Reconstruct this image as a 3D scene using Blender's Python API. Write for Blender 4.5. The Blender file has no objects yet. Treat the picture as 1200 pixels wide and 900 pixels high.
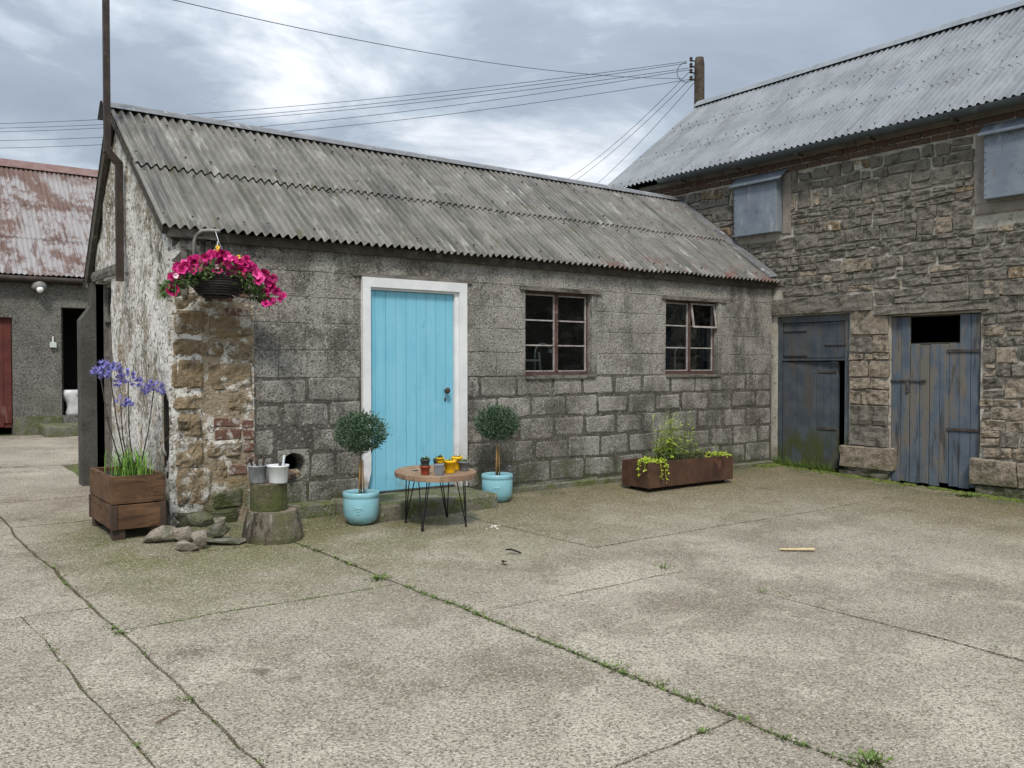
import bpy, bmesh, math, random
from math import sin, cos, pi, radians
from mathutils import Vector, Matrix, noise
random.seed(7)
R = random.Random(11)
sc = bpy.context.scene

# ------------------------------------------------------------------ camera
CAM = Vector((-2.271, -8.163, 1.45))
cd = bpy.data.cameras.new('camera'); cam = bpy.data.objects.new('camera', cd)
sc.collection.objects.link(cam); sc.camera = cam
cd.sensor_width = 36.0; cd.lens = 36.0 * 1027 / 1200; cd.clip_end = 2000; cd.clip_start = .05
cam.location = CAM
cam.rotation_euler = Vector((0.59963, 0.79999, -0.02142)).to_track_quat('-Z', 'Y').to_euler()

# ------------------------------------------------------------------ sky, sun, exposure
SUN_EL, SUN_AZ = radians(52), radians(232)          # azimuth of the sun measured from +X, anticlockwise
w = bpy.data.worlds.new('World'); sc.world = w; w.use_nodes = True
nt = w.node_tree; nt.nodes.clear()
def wn(t, **k):
    n = nt.nodes.new(t)
    for a, b in k.items(): setattr(n, a, b)
    return n
out = wn('ShaderNodeOutputWorld'); bg = wn('ShaderNodeBackground'); bg.inputs[1].default_value = 0.1
sky = wn('ShaderNodeTexSky', sky_type='NISHITA', sun_disc=False)
sky.sun_elevation = SUN_EL; sky.sun_rotation = pi/2 - SUN_AZ
tc = wn('ShaderNodeTexCoord'); sep = wn('ShaderNodeSeparateXYZ')
nt.links.new(tc.outputs['Generated'], sep.inputs[0])
def wm(op, a, b=None, c=None):
    n = wn('ShaderNodeMath', operation=op)
    for i, v in enumerate((a, b, c)):
        if v is None: continue
        if isinstance(v, (int, float)): n.inputs[i].default_value = v
        else: nt.links.new(v, n.inputs[i])
    return n.outputs[0]
zc = wm('MAXIMUM', sep.outputs[2], 0.0); zd = wm('ADD', zc, 0.16)
cx = wm('DIVIDE', sep.outputs[0], zd); cy = wm('DIVIDE', sep.outputs[1], zd)
cmb = wn('ShaderNodeCombineXYZ'); nt.links.new(cx, cmb.inputs[0]); nt.links.new(cy, cmb.inputs[1])
def wnoise(scale, detail, rough, dist=0.0, off=(0, 0, 0)):
    m = wn('ShaderNodeMapping'); m.inputs[1].default_value = off
    nt.links.new(cmb.outputs[0], m.inputs[0])
    n = wn('ShaderNodeTexNoise'); n.inputs['Scale'].default_value = scale; n.inputs['Detail'].default_value = detail
    n.inputs['Roughness'].default_value = rough; n.inputs['Distortion'].default_value = dist
    nt.links.new(m.outputs[0], n.inputs['Vector']); return n.outputs[0]
n1 = wnoise(0.6, 7, .56, .3, (3.1, 1.7, 0)); n2 = wnoise(1.9, 7, .62, .5, (7.7, 2.2, 0))
mixn = wm('ADD', wm('MULTIPLY', n1, .68), wm('MULTIPLY', n2, .32))
cr = wn('ShaderNodeValToRGB'); nt.links.new(mixn, cr.inputs[0])
e = cr.color_ramp.elements
e[0].position = .40; e[0].color = (1.82, 2.13, 2.54, 1)
e[1].position = .64; e[1].color = (6.6, 6.6, 6.65, 1)
for p, c in ((.47, (2.12, 2.46, 2.9, 1)), (.515, (3.08, 3.44, 3.85, 1)), (.565, (4.9, 5.05, 5.3, 1))):
    q = e.new(p); q.color = c
grad = wm('ADD', wm('MULTIPLY', wm('MULTIPLY', zc, zc), 2.0), 0.95)      # an overcast sky is brighter overhead than at the horizon
mx = wn('ShaderNodeMix', data_type='RGBA'); mx.inputs[0].default_value = .93
nt.links.new(sky.outputs[0], mx.inputs[6]); nt.links.new(cr.outputs[0], mx.inputs[7])
sca = wn('ShaderNodeVectorMath', operation='SCALE'); nt.links.new(mx.outputs[2], sca.inputs[0]); nt.links.new(grad, sca.inputs['Scale'])
nt.links.new(sca.outputs[0], bg.inputs[0]); nt.links.new(bg.outputs[0], out.inputs[0])

sl = bpy.data.lights.new('sun', 'SUN'); sl.energy = 1.5; sl.angle = radians(10); sl.color = (1, .93, .82)
so = bpy.data.objects.new('sun', sl); sc.collection.objects.link(so)
so.rotation_euler = Vector((-cos(SUN_AZ)*cos(SUN_EL), -sin(SUN_AZ)*cos(SUN_EL), -sin(SUN_EL))).to_track_quat('-Z', 'Y').to_euler()
sc.view_settings.view_transform = 'Standard'; sc.view_settings.look = 'None'
sc.view_settings.exposure = 0.88; sc.view_settings.gamma = 1.0
sc.render.engine = 'CYCLES'; sc.cycles.max_bounces = 6; sc.cycles.transparent_max_bounces = 12
sc.cycles.use_denoising = True

# ------------------------------------------------------------------ materials
class NB:
    def __init__(s, name):
        s.m = bpy.data.materials.new(name); s.m.use_nodes = True; s.t = s.m.node_tree
        s.b = s.t.nodes['Principled BSDF']
    def n(s, typ, **k):
        n = s.t.nodes.new(typ)
        for a, b in k.items(): setattr(n, a, b)
        return n
    def put(s, sock, v):
        if isinstance(v, (int, float)): sock.default_value = v
        elif isinstance(v, (tuple, list)):
            sock.default_value = tuple(v) + ((1,) if len(v) == 3 and sock.type == 'RGBA' else ())
        else: s.t.links.new(v, sock)
    def math(s, op, a, b=None, clamp=False):
        n = s.n('ShaderNodeMath', operation=op, use_clamp=clamp); s.put(n.inputs[0], a)
        if b is not None: s.put(n.inputs[1], b)
        return n.outputs[0]
    def rng(s, v, a, b, c=0.0, d=1.0):
        n = s.n('ShaderNodeMapRange', interpolation_type='SMOOTHSTEP'); s.put(n.inputs[0], v)
        for i, x in enumerate((a, b, c, d)): n.inputs[i+1].default_value = x
        return n.outputs[0]
    def mix(s, f, a, b, typ='MIX'):
        n = s.n('ShaderNodeMix', data_type='RGBA', blend_type=typ); s.put(n.inputs[0], f)
        s.put(n.inputs[6], a); s.put(n.inputs[7], b); return n.outputs[2]
    def coord(s, kind):
        if kind == 'world': return s.n('ShaderNodeNewGeometry').outputs['Position']
        return s.n('ShaderNodeTexCoord').outputs['Object']
    def noise(s, vec, scale, detail=4, rough=.55, st=None, off=None, dist=0):
        if st or off:
            m = s.n('ShaderNodeMapping'); s.put(m.inputs[0], vec)
            if st: m.inputs[3].default_value = st
            if off: m.inputs[1].default_value = off
            vec = m.outputs[0]
        n = s.n('ShaderNodeTexNoise'); s.put(n.inputs['Vector'], vec); n.inputs['Scale'].default_value = scale
        n.inputs['Detail'].default_value = detail; n.inputs['Roughness'].default_value = rough
        n.inputs['Distortion'].default_value = dist
        return n.outputs[0]
    def voro(s, vec, scale, out='Distance', feature='F1'):
        n = s.n('ShaderNodeTexVoronoi', feature=feature); s.put(n.inputs['Vector'], vec); n.inputs['Scale'].default_value = scale
        return n.outputs[out]

def mat(name, base, base2=None, scale=6, layers=(), rough=.85, bump=(), coord='world', island=0, island_mix=None,
        metallic=0.0, spec=.3, st=None):
    """base/base2 mixed by noise, then layers of dicts: c, s(cale), lo, hi, amt, st(retch), d(etail), off, mask(fn), kind"""
    B = NB(name); P = B.coord(coord); col = None
    isl = B.n('ShaderNodeNewGeometry').outputs['Random Per Island'] if (island or island_mix) else None
    if base2: col = B.mix(B.rng(B.noise(P, scale, 5, .6, st), .35, .65), base, base2)
    else: col = B.mix(0.0, base, base)
    if island_mix:
        cr = B.n('ShaderNodeValToRGB'); B.put(cr.inputs[0], isl); cr.color_ramp.interpolation = 'CONSTANT'
        el = cr.color_ramp.elements; k = len(island_mix)
        el[0].color = island_mix[0] + (1,); el[1].position = 1/k; el[1].color = island_mix[1] + (1,)
        for i in range(2, k): q = el.new(i/k); q.color = island_mix[i] + (1,)
        col = B.mix(.62, col, cr.outputs[0])
    for i, L in enumerate(layers):
        o = L.get('off', (i*3.7+1.3, i*5.1, i*2.3))
        if L.get('kind') == 'voro': f = B.rng(B.voro(P, L['s']), L['lo'], L['hi'])
        elif L.get('kind') == 'cell':
            c = B.voro(P, L['s'], 'Color'); sp = B.n('ShaderNodeSeparateColor'); B.put(sp.inputs[0], c)
            f = B.rng(sp.outputs[0], L['lo'], L['hi'])
        else: f = B.rng(B.noise(P, L['s'], L.get('d', 5), L.get('r', .6), L.get('st'), o, L.get('dist', 0)), L['lo'], L['hi'])
        if 'mask' in L: f = B.math('MULTIPLY', f, L['mask'](B, P))
        f = B.math('MULTIPLY', f, L.get('amt', 1.0), True)
        col = B.mix(f, col, L['c'], L.get('blend', 'MIX'))
    if island:
        m2 = B.math('MULTIPLY', isl, 7.31); m2 = B.math('FRACT', m2)
        v = B.rng(m2, 0, 1, 1-island, 1+island)
        hs = B.n('ShaderNodeHueSaturation'); B.put(hs.inputs['Value'], v); B.put(hs.inputs['Color'], col); col = hs.outputs[0]
    B.put(B.b.inputs['Base Color'], col); B.b.inputs['Metallic'].default_value = metallic
    B.b.inputs['Specular IOR Level'].default_value = spec
    if isinstance(rough, tuple): B.put(B.b.inputs['Roughness'], B.rng(B.noise(P, 9, 4), .3, .7, rough[0], rough[1]))
    else: B.b.inputs['Roughness'].default_value = rough
    prev = None
    for (bs, strength, dist, kind) in bump:
        h = B.voro(P, bs) if kind == 'v' else B.noise(P, bs, 6, .62, st if kind == 's' else None)
        bn = B.n('ShaderNodeBump'); bn.inputs['Strength'].default_value = strength; bn.inputs['Distance'].default_value = dist
        B.put(bn.inputs['Height'], h)
        if prev: B.put(bn.inputs['Normal'], prev)
        prev = bn.outputs[0]
    if prev: B.put(B.b.inputs['Normal'], prev)
    return B.m

def zmask(z0, z1):          # 1 at height z0, 0 at z1 (where algae grows)
    def f(B, P):
        s = B.n('ShaderNodeSeparateXYZ'); B.put(s.inputs[0], P); return B.rng(s.outputs[2], min(z0, z1), max(z0, z1), 1.0 if z0 < z1 else 0.0, 0.0 if z0 < z1 else 1.0)
    return f
def axmask(ax, a, b, va=1.0, vb=0.0):
    def f(B, P):
        s = B.n('ShaderNodeSeparateXYZ'); B.put(s.inputs[0], P); return B.rng(s.outputs[ax], a, b, va, vb)
    return f
def both(f, g):
    return lambda B, P: B.math('MULTIPLY', f(B, P), g(B, P))

M = {}
M['block'] = mat('weathered_concrete_block', (.14, .129, .113), (.25, .233, .207), 2.6, [
    dict(c=(.44, .42, .38), s=1.3, lo=.44, hi=.58, d=10, r=.77, amt=.85),
    dict(c=(.46, .44, .405), s=1.0, lo=.36, hi=.60, d=10, r=.78, amt=.85, mask=both(axmask(0, 2.6, 4.2, 0, 1), zmask(1.9, .9)), off=(2, 0, 7)),
    dict(c=(.07, .064, .056), s=1.5, lo=.50, hi=.64, d=10, r=.76, amt=.7, st=(1, 1, .35)),
    dict(c=(.55, .535, .50), s=2.6, lo=.56, hi=.66, d=10, r=.78, amt=.75, mask=zmask(3.4, 1.0), st=(1, 1, .6)),
    dict(c=(.045, .042, .037), s=50, lo=.48, hi=.62, d=4, r=.7, amt=.75),
    dict(c=(.60, .585, .55), s=38, lo=.57, hi=.67, d=5, r=.7, amt=.75),
    dict(c=(.075, .088, .038), s=3.5, lo=.40, hi=.62, d=8, r=.75, amt=.85, mask=zmask(.05, .6)),
    ], .95, [(60, 1.0, .014, 'n'), (9, .5, .03, 'n')], island=.16, spec=.12)
M['mortar'] = mat('grey_mortar', (.085, .078, .068), (.13, .121, .107), 4, [
    dict(c=(.42, .405, .375), s=1.3, lo=.44, hi=.58, d=9, r=.75, amt=.85, mask=zmask(2.2, 1.15), off=(1.3, 0, 0)),
    dict(c=(.46, .44, .405), s=1.0, lo=.36, hi=.60, d=10, r=.78, amt=.8, mask=both(axmask(0, 2.6, 4.2, 0, 1), zmask(1.9, 1.1)), off=(2, 0, 7)),
    dict(c=(.045, .042, .037), s=50, lo=.50, hi=.64, d=4, amt=.7),
    dict(c=(.50, .49, .46), s=30, lo=.58, hi=.68, d=5, amt=.5),
    dict(c=(.075, .088, .038), s=3.5, lo=.40, hi=.62, d=8, r=.75, amt=.85, mask=zmask(.05, .6)),
    ], .95, [(50, 1.0, .016, 'n')], spec=.12)
M['roughcast'] = mat('flaking_lime_roughcast', (.28, .245, .185), (.40, .36, .30), 3.0, [
    dict(c=(.11, .10, .085), s=2.4, lo=.50, hi=.64, d=9, r=.75, amt=.9, st=(1, 1, .85)),
    dict(c=(.70, .68, .64), s=2.0, lo=.45, hi=.54, d=10, r=.76, amt=.95, st=(1, 1, .75)),
    dict(c=(.30, .215, .115), s=1.6, lo=.58, hi=.68, d=7, r=.7, amt=.8, st=(1, 1, .5), off=(9, 2, 5)),
    dict(c=(.06, .056, .05), s=26, lo=.53, hi=.62, d=5, amt=.85, st=(1, 1, .8)),
    dict(c=(.74, .73, .70), s=20, lo=.54, hi=.62, d=6, amt=.8, st=(1, 1, .85)),
    dict(c=(.10, .10, .07), s=4, lo=.38, hi=.6, d=7, amt=.75, mask=zmask(.2, .8)),
    ], .95, [(40, 1.0, .02, 'n'), (11, .7, .04, 'n')], spec=.12)
M['quoin_mortar'] = mat('crumbling_lime_mortar', (.36, .30, .22), (.29, .235, .165), 5, [
    dict(c=(.70, .68, .63), s=4.0, lo=.50, hi=.57, d=10, r=.77, amt=.95),
    dict(c=(.10, .085, .065), s=14, lo=.56, hi=.66, d=6, amt=.85),
    dict(c=(.33, .235, .125), s=3.2, lo=.54, hi=.64, d=6, amt=.8, off=(4, 4, 1)),
    dict(c=(.10, .11, .05), s=4, lo=.36, hi=.6, d=7, amt=.8, mask=zmask(.1, .5)),
    ], .95, [(22, 1.0, .04, 'n'), (70, .8, .012, 'n')], spec=.12)
def stone_mat(name, pal, extra=(), mossy=False):
    L = [dict(c=(.06, .054, .045), s=6, lo=.50, hi=.64, d=9, r=.76, amt=.75),
         dict(c=(.50, .47, .42), s=12, lo=.59, hi=.67, d=9, r=.76, amt=.5),
         dict(c=(.04, .037, .032), s=60, lo=.55, hi=.66, d=3, amt=.55)] + list(extra)
    if mossy: L.append(dict(c=(.07, .085, .03), s=5, lo=.36, hi=.58, d=7, amt=.85))
    return mat(name, pal[0], pal[1], 7, L, .93, [(11, 1.0, .045, 'n'), (45, .8, .014, 'n')], island=.24, island_mix=pal, spec=.15)
ml = [dict(c=(.07, .082, .03), s=5, lo=.36, hi=.58, d=7, amt=.85, mask=zmask(-.15, .35))]
M['stone_dark'] = stone_mat('dark_weathered_sandstone', [(.25, .225, .183), (.30, .272, .225), (.215, .198, .17), (.32, .265, .18), (.285, .262, .225)], ml)
M['stone_buff'] = stone_mat('buff_sandstone', [(.40, .345, .275), (.44, .395, .335), (.33, .27, .20), (.37, .275, .215), (.48, .44, .385)], ml)
M['stone_ochre'] = stone_mat('ochre_sandstone', [(.32, .235, .135), (.285, .215, .135), (.345, .26, .15)],
    [dict(c=(.64, .615, .56), s=4.5, lo=.52, hi=.60, d=10, r=.78, amt=.9)])
M['stone_grey'] = stone_mat('grey_quoin_stone', [(.33, .255, .16), (.29, .225, .145), (.36, .29, .20)],
    [dict(c=(.68, .66, .61), s=4, lo=.52, hi=.60, d=10, r=.78, amt=.92)])
M['stone_mossy'] = stone_mat('mossy_stone', [(.18, .165, .12), (.15, .15, .10), (.20, .185, .15)], mossy=True)
M['stone_loose'] = stone_mat('loose_fieldstone', [(.33, .27, .21), (.28, .25, .20), (.36, .31, .26)],
    [dict(c=(.10, .12, .06), s=7, lo=.46, hi=.66, d=6, amt=.7)])
M['barn_mortar'] = mat('lime_pointing', (.54, .505, .44), (.38, .35, .295), 4, [
    dict(c=(.13, .118, .10), s=7, lo=.55, hi=.64, d=9, r=.75, amt=.8),
    dict(c=(.07, .085, .03), s=4, lo=.40, hi=.6, d=7, amt=.85, mask=zmask(-.1, .3))], .95, [(50, .9, .02, 'n')], spec=.12)
M['plaster'] = mat('pinkish_render', (.285, .245, .215), (.235, .205, .18), 4, [
    dict(c=(.10, .085, .075), s=5, lo=.55, hi=.7, d=7, amt=.7)], .95, [(60, .8, .012, 'n')], spec=.12)
M['brick'] = mat('red_brick', (.15, .078, .06), (.19, .105, .08), 12, [
    dict(c=(.58, .55, .50), s=9, lo=.50, hi=.60, d=9, r=.75, amt=.8),
    dict(c=(.05, .035, .03), s=20, lo=.58, hi=.7, d=5, amt=.7)], .93, [(50, .8, .01, 'n')], island=.25, spec=.15)
M['brick_dim'] = mat('weathered_red_brick', (.15, .085, .066), (.185, .12, .095), 10, [
    dict(c=(.12, .10, .085), s=6, lo=.42, hi=.6, d=7, amt=.85)], .94, [(50, .8, .01, 'n')], island=.3, spec=.15)
# ground
def wallmask(a, b):     # 1 close to the shed front or the barn wall, 0 further out into the yard
    def f(B, P):
        s = B.n('ShaderNodeSeparateXYZ'); B.put(s.inputs[0], P)
        d = B.math('MINIMUM', B.math('MULTIPLY', s.outputs[1], -1.0), B.math('SUBTRACT', 8.6, s.outputs[0]))
        return B.rng(d, a, b, 1.0, 0.0)
    return f
M['concrete'] = mat('exposed_aggregate_concrete', (.318, .279, .220), (.430, .384, .310), 1.1, [
    dict(c=(.225, .187, .14), s=.6, lo=.49, hi=.60, d=10, r=.74, amt=.75),
    dict(c=(.52, .475, .38), s=.7, lo=.50, hi=.62, d=10, r=.76, amt=.75, off=(3, 8, 0)),
    dict(c=(.43, .388, .305), s=2.6, lo=.54, hi=.66, d=9, r=.74, amt=.6, off=(1, 2, 0)),
    dict(c=(.20, .155, .075), s=.9, lo=.26, hi=.56, d=9, r=.72, amt=.88, mask=both(wallmask(.7, 3.0), axmask(0, 2.4, 3.6, 0, 1))),
    dict(c=(.155, .152, .050), s=1.0, lo=.29, hi=.55, d=10, r=.74, amt=.92, mask=both(both(wallmask(.8, 3.7), axmask(1, .0, 1.8, 1, 0)), both(axmask(0, 2.0, 3.8, 1, .4), axmask(0, -1.3, -.6, 0, 1)))),
    dict(c=(.085, .10, .035), s=2.2, lo=.40, hi=.58, d=8, amt=.9, mask=both(both(wallmask(.1, .8), axmask(1, .0, 1.5, 1, 0)), axmask(0, -1.0, -.2, 0, 1))),
    dict(c=(.08, .066, .05), s=62, lo=.49, hi=.58, d=6, r=.78, amt=.8),
    dict(c=(.70, .645, .55), s=72, lo=.55, hi=.64, d=5, r=.74, amt=.7, off=(5, 1, 7)),
    dict(c=(.64, .585, .48), s=85, kind='cell', lo=.86, hi=.97, amt=.4),
    dict(c=(.14, .10, .066), s=65, kind='cell', lo=.90, hi=.99, amt=.5),
    dict(c=(.10, .08, .06), s=.8, lo=.60, hi=.68, d=10, r=.76, amt=.7, off=(11, 3, 2)),
    dict(c=(.075, .06, .045), s=3.1, lo=.66, hi=.72, d=8, r=.72, amt=.75, off=(1, 13, 2)),
    ], .93, [(75, .8, .014, 'v'), (22, .5, .03, 'n'), (2.2, .25, .08, 'n')], island=.08, spec=.15)
M['soil_joint'] = mat('dirt_and_moss_joint', (.085, .075, .052), (.10, .098, .045), 7, [
    dict(c=(.105, .14, .04), s=3, lo=.46, hi=.58, d=6, amt=.85)], .97, [(60, 1, .01, 'n')], spec=.1)
M['moss'] = mat('moss', (.085, .115, .025), (.15, .19, .045), 20, [dict(c=(.06, .06, .03), s=15, lo=.5, hi=.7)], .97, [(90, 1, .01, 'n')], spec=.1)
M['ledge'] = mat('mossy_concrete', (.21, .195, .16), (.15, .145, .11), 5, [
    dict(c=(.10, .125, .035), s=5, lo=.42, hi=.58, d=8, r=.7, amt=.85),
    dict(c=(.055, .05, .04), s=40, lo=.52, hi=.66, amt=.6),
    dict(c=(.40, .38, .33), s=30, lo=.6, hi=.7, amt=.6)], .95, [(45, 1, .015, 'n'), (9, .6, .03, 'n')], spec=.12)
# metal sheets; u along the slope is world Y/z, so streaks are stretched that way
M['sheet_shed'] = mat('weathered_asbestos_grey_sheet', (.15, .142, .125), (.225, .215, .193), 3, [
    dict(c=(.085, .082, .070), s=2.6, lo=.46, hi=.62, d=9, r=.74, amt=.85, st=(2.2, .2, .2)),
    dict(c=(.40, .39, .365), s=7, lo=.56, hi=.67, d=7, r=.7, amt=.75, st=(1.2, .2, .2)),
    dict(c=(.115, .105, .055), s=5, lo=.56, hi=.68, d=8, r=.7, amt=.7, st=(1, .6, .6)),
    dict(c=(.16, .055, .035), s=3.4, lo=.50, hi=.64, d=7, amt=.85, mask=both(axmask(0, 4.8, 5.6, 0, 1), zmask(2.72, 2.98))),
    dict(c=(.15, .075, .055), s=4.5, lo=.59, hi=.70, d=8, amt=.65, mask=axmask(0, 5.5, 6.5, 0, 1)),
    ], (.45, .75), [(40, .35, .006, 'n')], island=.20, spec=.35)
M['sheet_barn'] = mat('galvanised_sheet', (.17, .185, .197), (.235, .25, .262), 1.5, [
    dict(c=(.12, .125, .128), s=3.0, lo=.50, hi=.66, d=7, r=.65, amt=.6, st=(.25, 1.2, .25)),
    dict(c=(.32, .33, .34), s=3.6, lo=.56, hi=.72, d=6, amt=.25, st=(.2, 1.2, .2)),
    dict(c=(.16, .115, .095), s=2.3, lo=.64, hi=.74, d=7, amt=.3, st=(.35, 1.2, .35)),
    ], (.4, .6), [(30, .2, .004, 'n')], island=.06, spec=.5, metallic=.3)
M['sheet_rust'] = mat('flaking_red_painted_sheet', (.13, .08, .063), (.18, .115, .095), 2.2, [
    dict(c=(.34, .325, .325), s=1.25, lo=.44, hi=.52, d=10, r=.75, amt=.92, st=(1, .8, .8), mask=zmask(5.15, 5.7)),
    dict(c=(.12, .062, .045), s=6, lo=.53, hi=.66, d=7, amt=.75, st=(1.4, .3, .3)),
    dict(c=(.40, .385, .38), s=11, lo=.57, hi=.66, d=7, amt=.6, st=(1, .3, .3)),
    ], .7, [(30, .3, .006, 'n')], island=.10, spec=.3)
M['flash'] = mat('lead_ridge', (.11, .113, .118), (.17, .173, .178), 5, [dict(c=(.42, .42, .42), s=6, lo=.56, hi=.68, d=6, amt=.7)], .6, [(20, .3, .006, 'n')], spec=.4)
M['flash_rust'] = mat('rusty_ridge', (.17, .10, .09), (.22, .145, .13), 6, [], .75)
M['dark_wood'] = mat('old_dark_timber', (.045, .038, .031), (.075, .065, .055), 9, [dict(c=(.13, .12, .105), s=9, lo=.56, hi=.7, d=6)], .9, [(30, .7, .01, 'n')])
M['grey_wood'] = mat('silvered_timber', (.12, .11, .095), (.20, .185, .165), 9, [dict(c=(.05, .045, .04), s=16, lo=.53, hi=.66, d=6, st=(.2, 1, 1))], .9, [(26, .8, .01, 'n')])
M['gutter'] = mat('grey_gutter', (.055, .065, .072), (.075, .085, .092), 6, [dict(c=(.15, .155, .155), s=5, lo=.6, hi=.72)], .6)
M['iron'] = mat('dark_brown_iron', (.030, .022, .018), (.05, .036, .028), 8, [dict(c=(.09, .065, .05), s=7, lo=.58, hi=.7)], .6, [(40, .4, .004, 'n')])
M['steel_black'] = mat('black_steel_rod', (.012, .012, .013), None, rough=.45)
M['hinge_iron'] = mat('old_hinge_iron', (.085, .09, .10), (.05, .04, .035), 12, [dict(c=(.13, .06, .035), s=20, lo=.56, hi=.68)], .75, [(60, .5, .004, 'n')])
M['white_paint'] = mat('white_gloss_paint', (.74, .75, .76), (.66, .67, .69), 4, [
    dict(c=(.40, .38, .35), s=9, lo=.62, hi=.72, d=7, r=.7, amt=.7), dict(c=(.30, .27, .23), s=5, lo=.42, hi=.6, d=9, r=.74, amt=.8, mask=zmask(.1, .8))], .55, [(30, .2, .004, 'n')])
M['blue_paint'] = mat('sky_blue_paint', (.18, .485, .635), (.215, .53, .68), 1.4, [
    dict(c=(.26, .57, .71), s=9, lo=.48, hi=.62, d=7, amt=.5, st=(1, 1, .06)), dict(c=(.20, .24, .20), s=5, lo=.46, hi=.62, d=8, r=.7, amt=.6, mask=zmask(.12, .42)),
    dict(c=(.13, .33, .43), s=30, lo=.60, hi=.70, d=5, amt=.5, st=(1, 1, .1)),
    dict(c=(.30, .61, .76), s=5, lo=.60, hi=.75, d=6, amt=.4), dict(c=(.16, .36, .46), s=3, lo=.56, hi=.72, d=6, amt=.35, mask=zmask(.1, .6)),
    dict(c=(.12, .30, .38), s=70, lo=.68, hi=.75, amt=.5)], .5, [(18, .25, .004, 'n')], island=.02)
M['barn_blue'] = mat('worn_slate_blue_paint', (.10, .128, .165), (.135, .163, .20), 4, [
    dict(c=(.19, .168, .14), s=5.5, lo=.47, hi=.54, d=9, r=.72, amt=.9, st=(1, 1, .16)),
    dict(c=(.04, .04, .042), s=12, lo=.54, hi=.68, d=6, amt=.75, st=(1, 1, .12)),
    dict(c=(.22, .20, .175), s=7, lo=.55, hi=.66, d=8, amt=.8, st=(1, 1, .14), mask=zmask(.1, .8)),
    dict(c=(.065, .08, .028), s=6, lo=.36, hi=.56, d=7, amt=.9, st=(1, 1, .4), mask=both(zmask(.25, .62), axmask(1, -1.5, -1.3, 0, 1))),
    ], .75, [(26, .7, .008, 'n')], island=.22)
M['barn_blue_dark'] = mat('dark_slate_blue_paint', (.060, .075, .095), (.092, .108, .13), 5, [
    dict(c=(.10, .09, .08), s=5, lo=.5, hi=.62, d=8, st=(1, 1, .16), amt=.85),
    dict(c=(.065, .08, .028), s=6, lo=.36, hi=.56, d=7, amt=.95, st=(1, 1, .4), mask=zmask(.3, .66)),
    ], .8, [(26, .7, .008, 'n')], island=.2)
M['shutter'] = mat('blue_grey_sheet_metal', (.15, .18, .22), (.205, .235, .275), 2.5, [
    dict(c=(.36, .39, .42), s=4, lo=.54, hi=.62, d=8, r=.7, amt=.75, st=(1, 1.2, .28)),
    dict(c=(.08, .095, .115), s=6, lo=.55, hi=.66, d=9, r=.74, amt=.65), dict(c=(.16, .095, .06), s=7, lo=.62, hi=.70, d=8, amt=.7, st=(1, 1.5, .25))], (.4, .6), [(5, .45, .02, 'n')], spec=.5)
M['red_paint'] = mat('flaking_dark_red_paint', (.145, .038, .03), (.10, .03, .025), 5, [dict(c=(.20, .10, .085), s=7, lo=.58, hi=.68, d=8, st=(1, 1, .3))], .75, [(20, .5, .006, 'n')], island=.15)
M['window_red'] = mat('oxide_red_window_paint', (.075, .040, .036), (.11, .066, .06), 9, [dict(c=(.30, .27, .25), s=14, lo=.60, hi=.68, d=8, amt=.6)], .7, [(40, .4, .004, 'n')])
M['putty'] = mat('white_putty', (.42, .40, .385), (.30, .27, .255), 12, [dict(c=(.20, .09, .08), s=18, lo=.58, hi=.68, d=5)], .8)
M['render'] = mat('grey_pebbledash', (.135, .13, .115), (.19, .182, .165), 2, [
    dict(c=(.26, .25, .225), s=.9, lo=.5, hi=.68, d=7, amt=.6),
    dict(c=(.06, .057, .05), s=38, lo=.50, hi=.62, d=3, amt=.75), dict(c=(.42, .41, .38), s=30, lo=.58, hi=.68, d=3, amt=.65),
    dict(c=(.085, .09, .06), s=1.4, lo=.5, hi=.66, d=6, amt=.5, mask=zmask(.4, 2.0))], .95, [(32, 1.0, .02, 'n')], spec=.12)
M['dark_render'] = mat('dark_cement_render', (.072, .070, .064), (.105, .102, .092), 3, [
    dict(c=(.05, .05, .045), s=14, lo=.52, hi=.66, d=6, amt=.6), dict(c=(.22, .21, .185), s=22, lo=.64, hi=.72, d=5, amt=.6)], .95, [(26, .8, .015, 'n')], spec=.12)
M['black_gap'] = mat('painted_interior_shade', (.028, .027, .026), None, rough=.95, spec=.05)  # shade inside the openings, put into the colour of floors, inner walls and pipe
M['planter_wood'] = mat('stained_brown_timber', (.095, .050, .026), (.150, .080, .040), 3, [
    dict(c=(.045, .024, .013), s=8, lo=.50, hi=.62, d=7, st=(.35, .35, 2.6), amt=.85, dist=1.2),
    dict(c=(.20, .115, .062), s=6, lo=.57, hi=.68, d=6, st=(.4, .4, 2.0), amt=.6)], .7, [(22, .5, .006, 'n')], island=.16)
M['planter_post'] = mat('dark_planter_post', (.05, .032, .024), (.075, .048, .034), 6, [], .75, [(22, .5, .006, 'n')])
M['soil'] = mat('potting_soil', (.022, .017, .013), (.045, .034, .025), 30, [], .97, [(60, 1, .02, 'n')])
M['corten'] = mat('rusty_steel', (.062, .032, .022), (.10, .052, .033), 3, [
    dict(c=(.045, .022, .018), s=4, lo=.5, hi=.64, d=8, amt=.8), dict(c=(.18, .085, .05), s=8, lo=.60, hi=.70, d=8, amt=.6)], (.4, .7), [(35, .4, .005, 'n')], spec=.4)
M['bark'] = mat('old_bark', (.115, .098, .075), (.165, .142, .112), 5, [
    dict(c=(.04, .034, .025), s=9, lo=.48, hi=.60, d=8, r=.7, st=(1.4, 1.4, .35), amt=.9),
    dict(c=(.30, .28, .24), s=11, lo=.58, hi=.66, d=7, st=(1.4, 1.4, .4), amt=.65),
    dict(c=(.10, .11, .045), s=4, lo=.46, hi=.62, d=7, amt=.65)], .95, [(16, 1.0, .03, 'n'), (60, .6, .008, 'n')], coord='obj', spec=.12)
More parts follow.
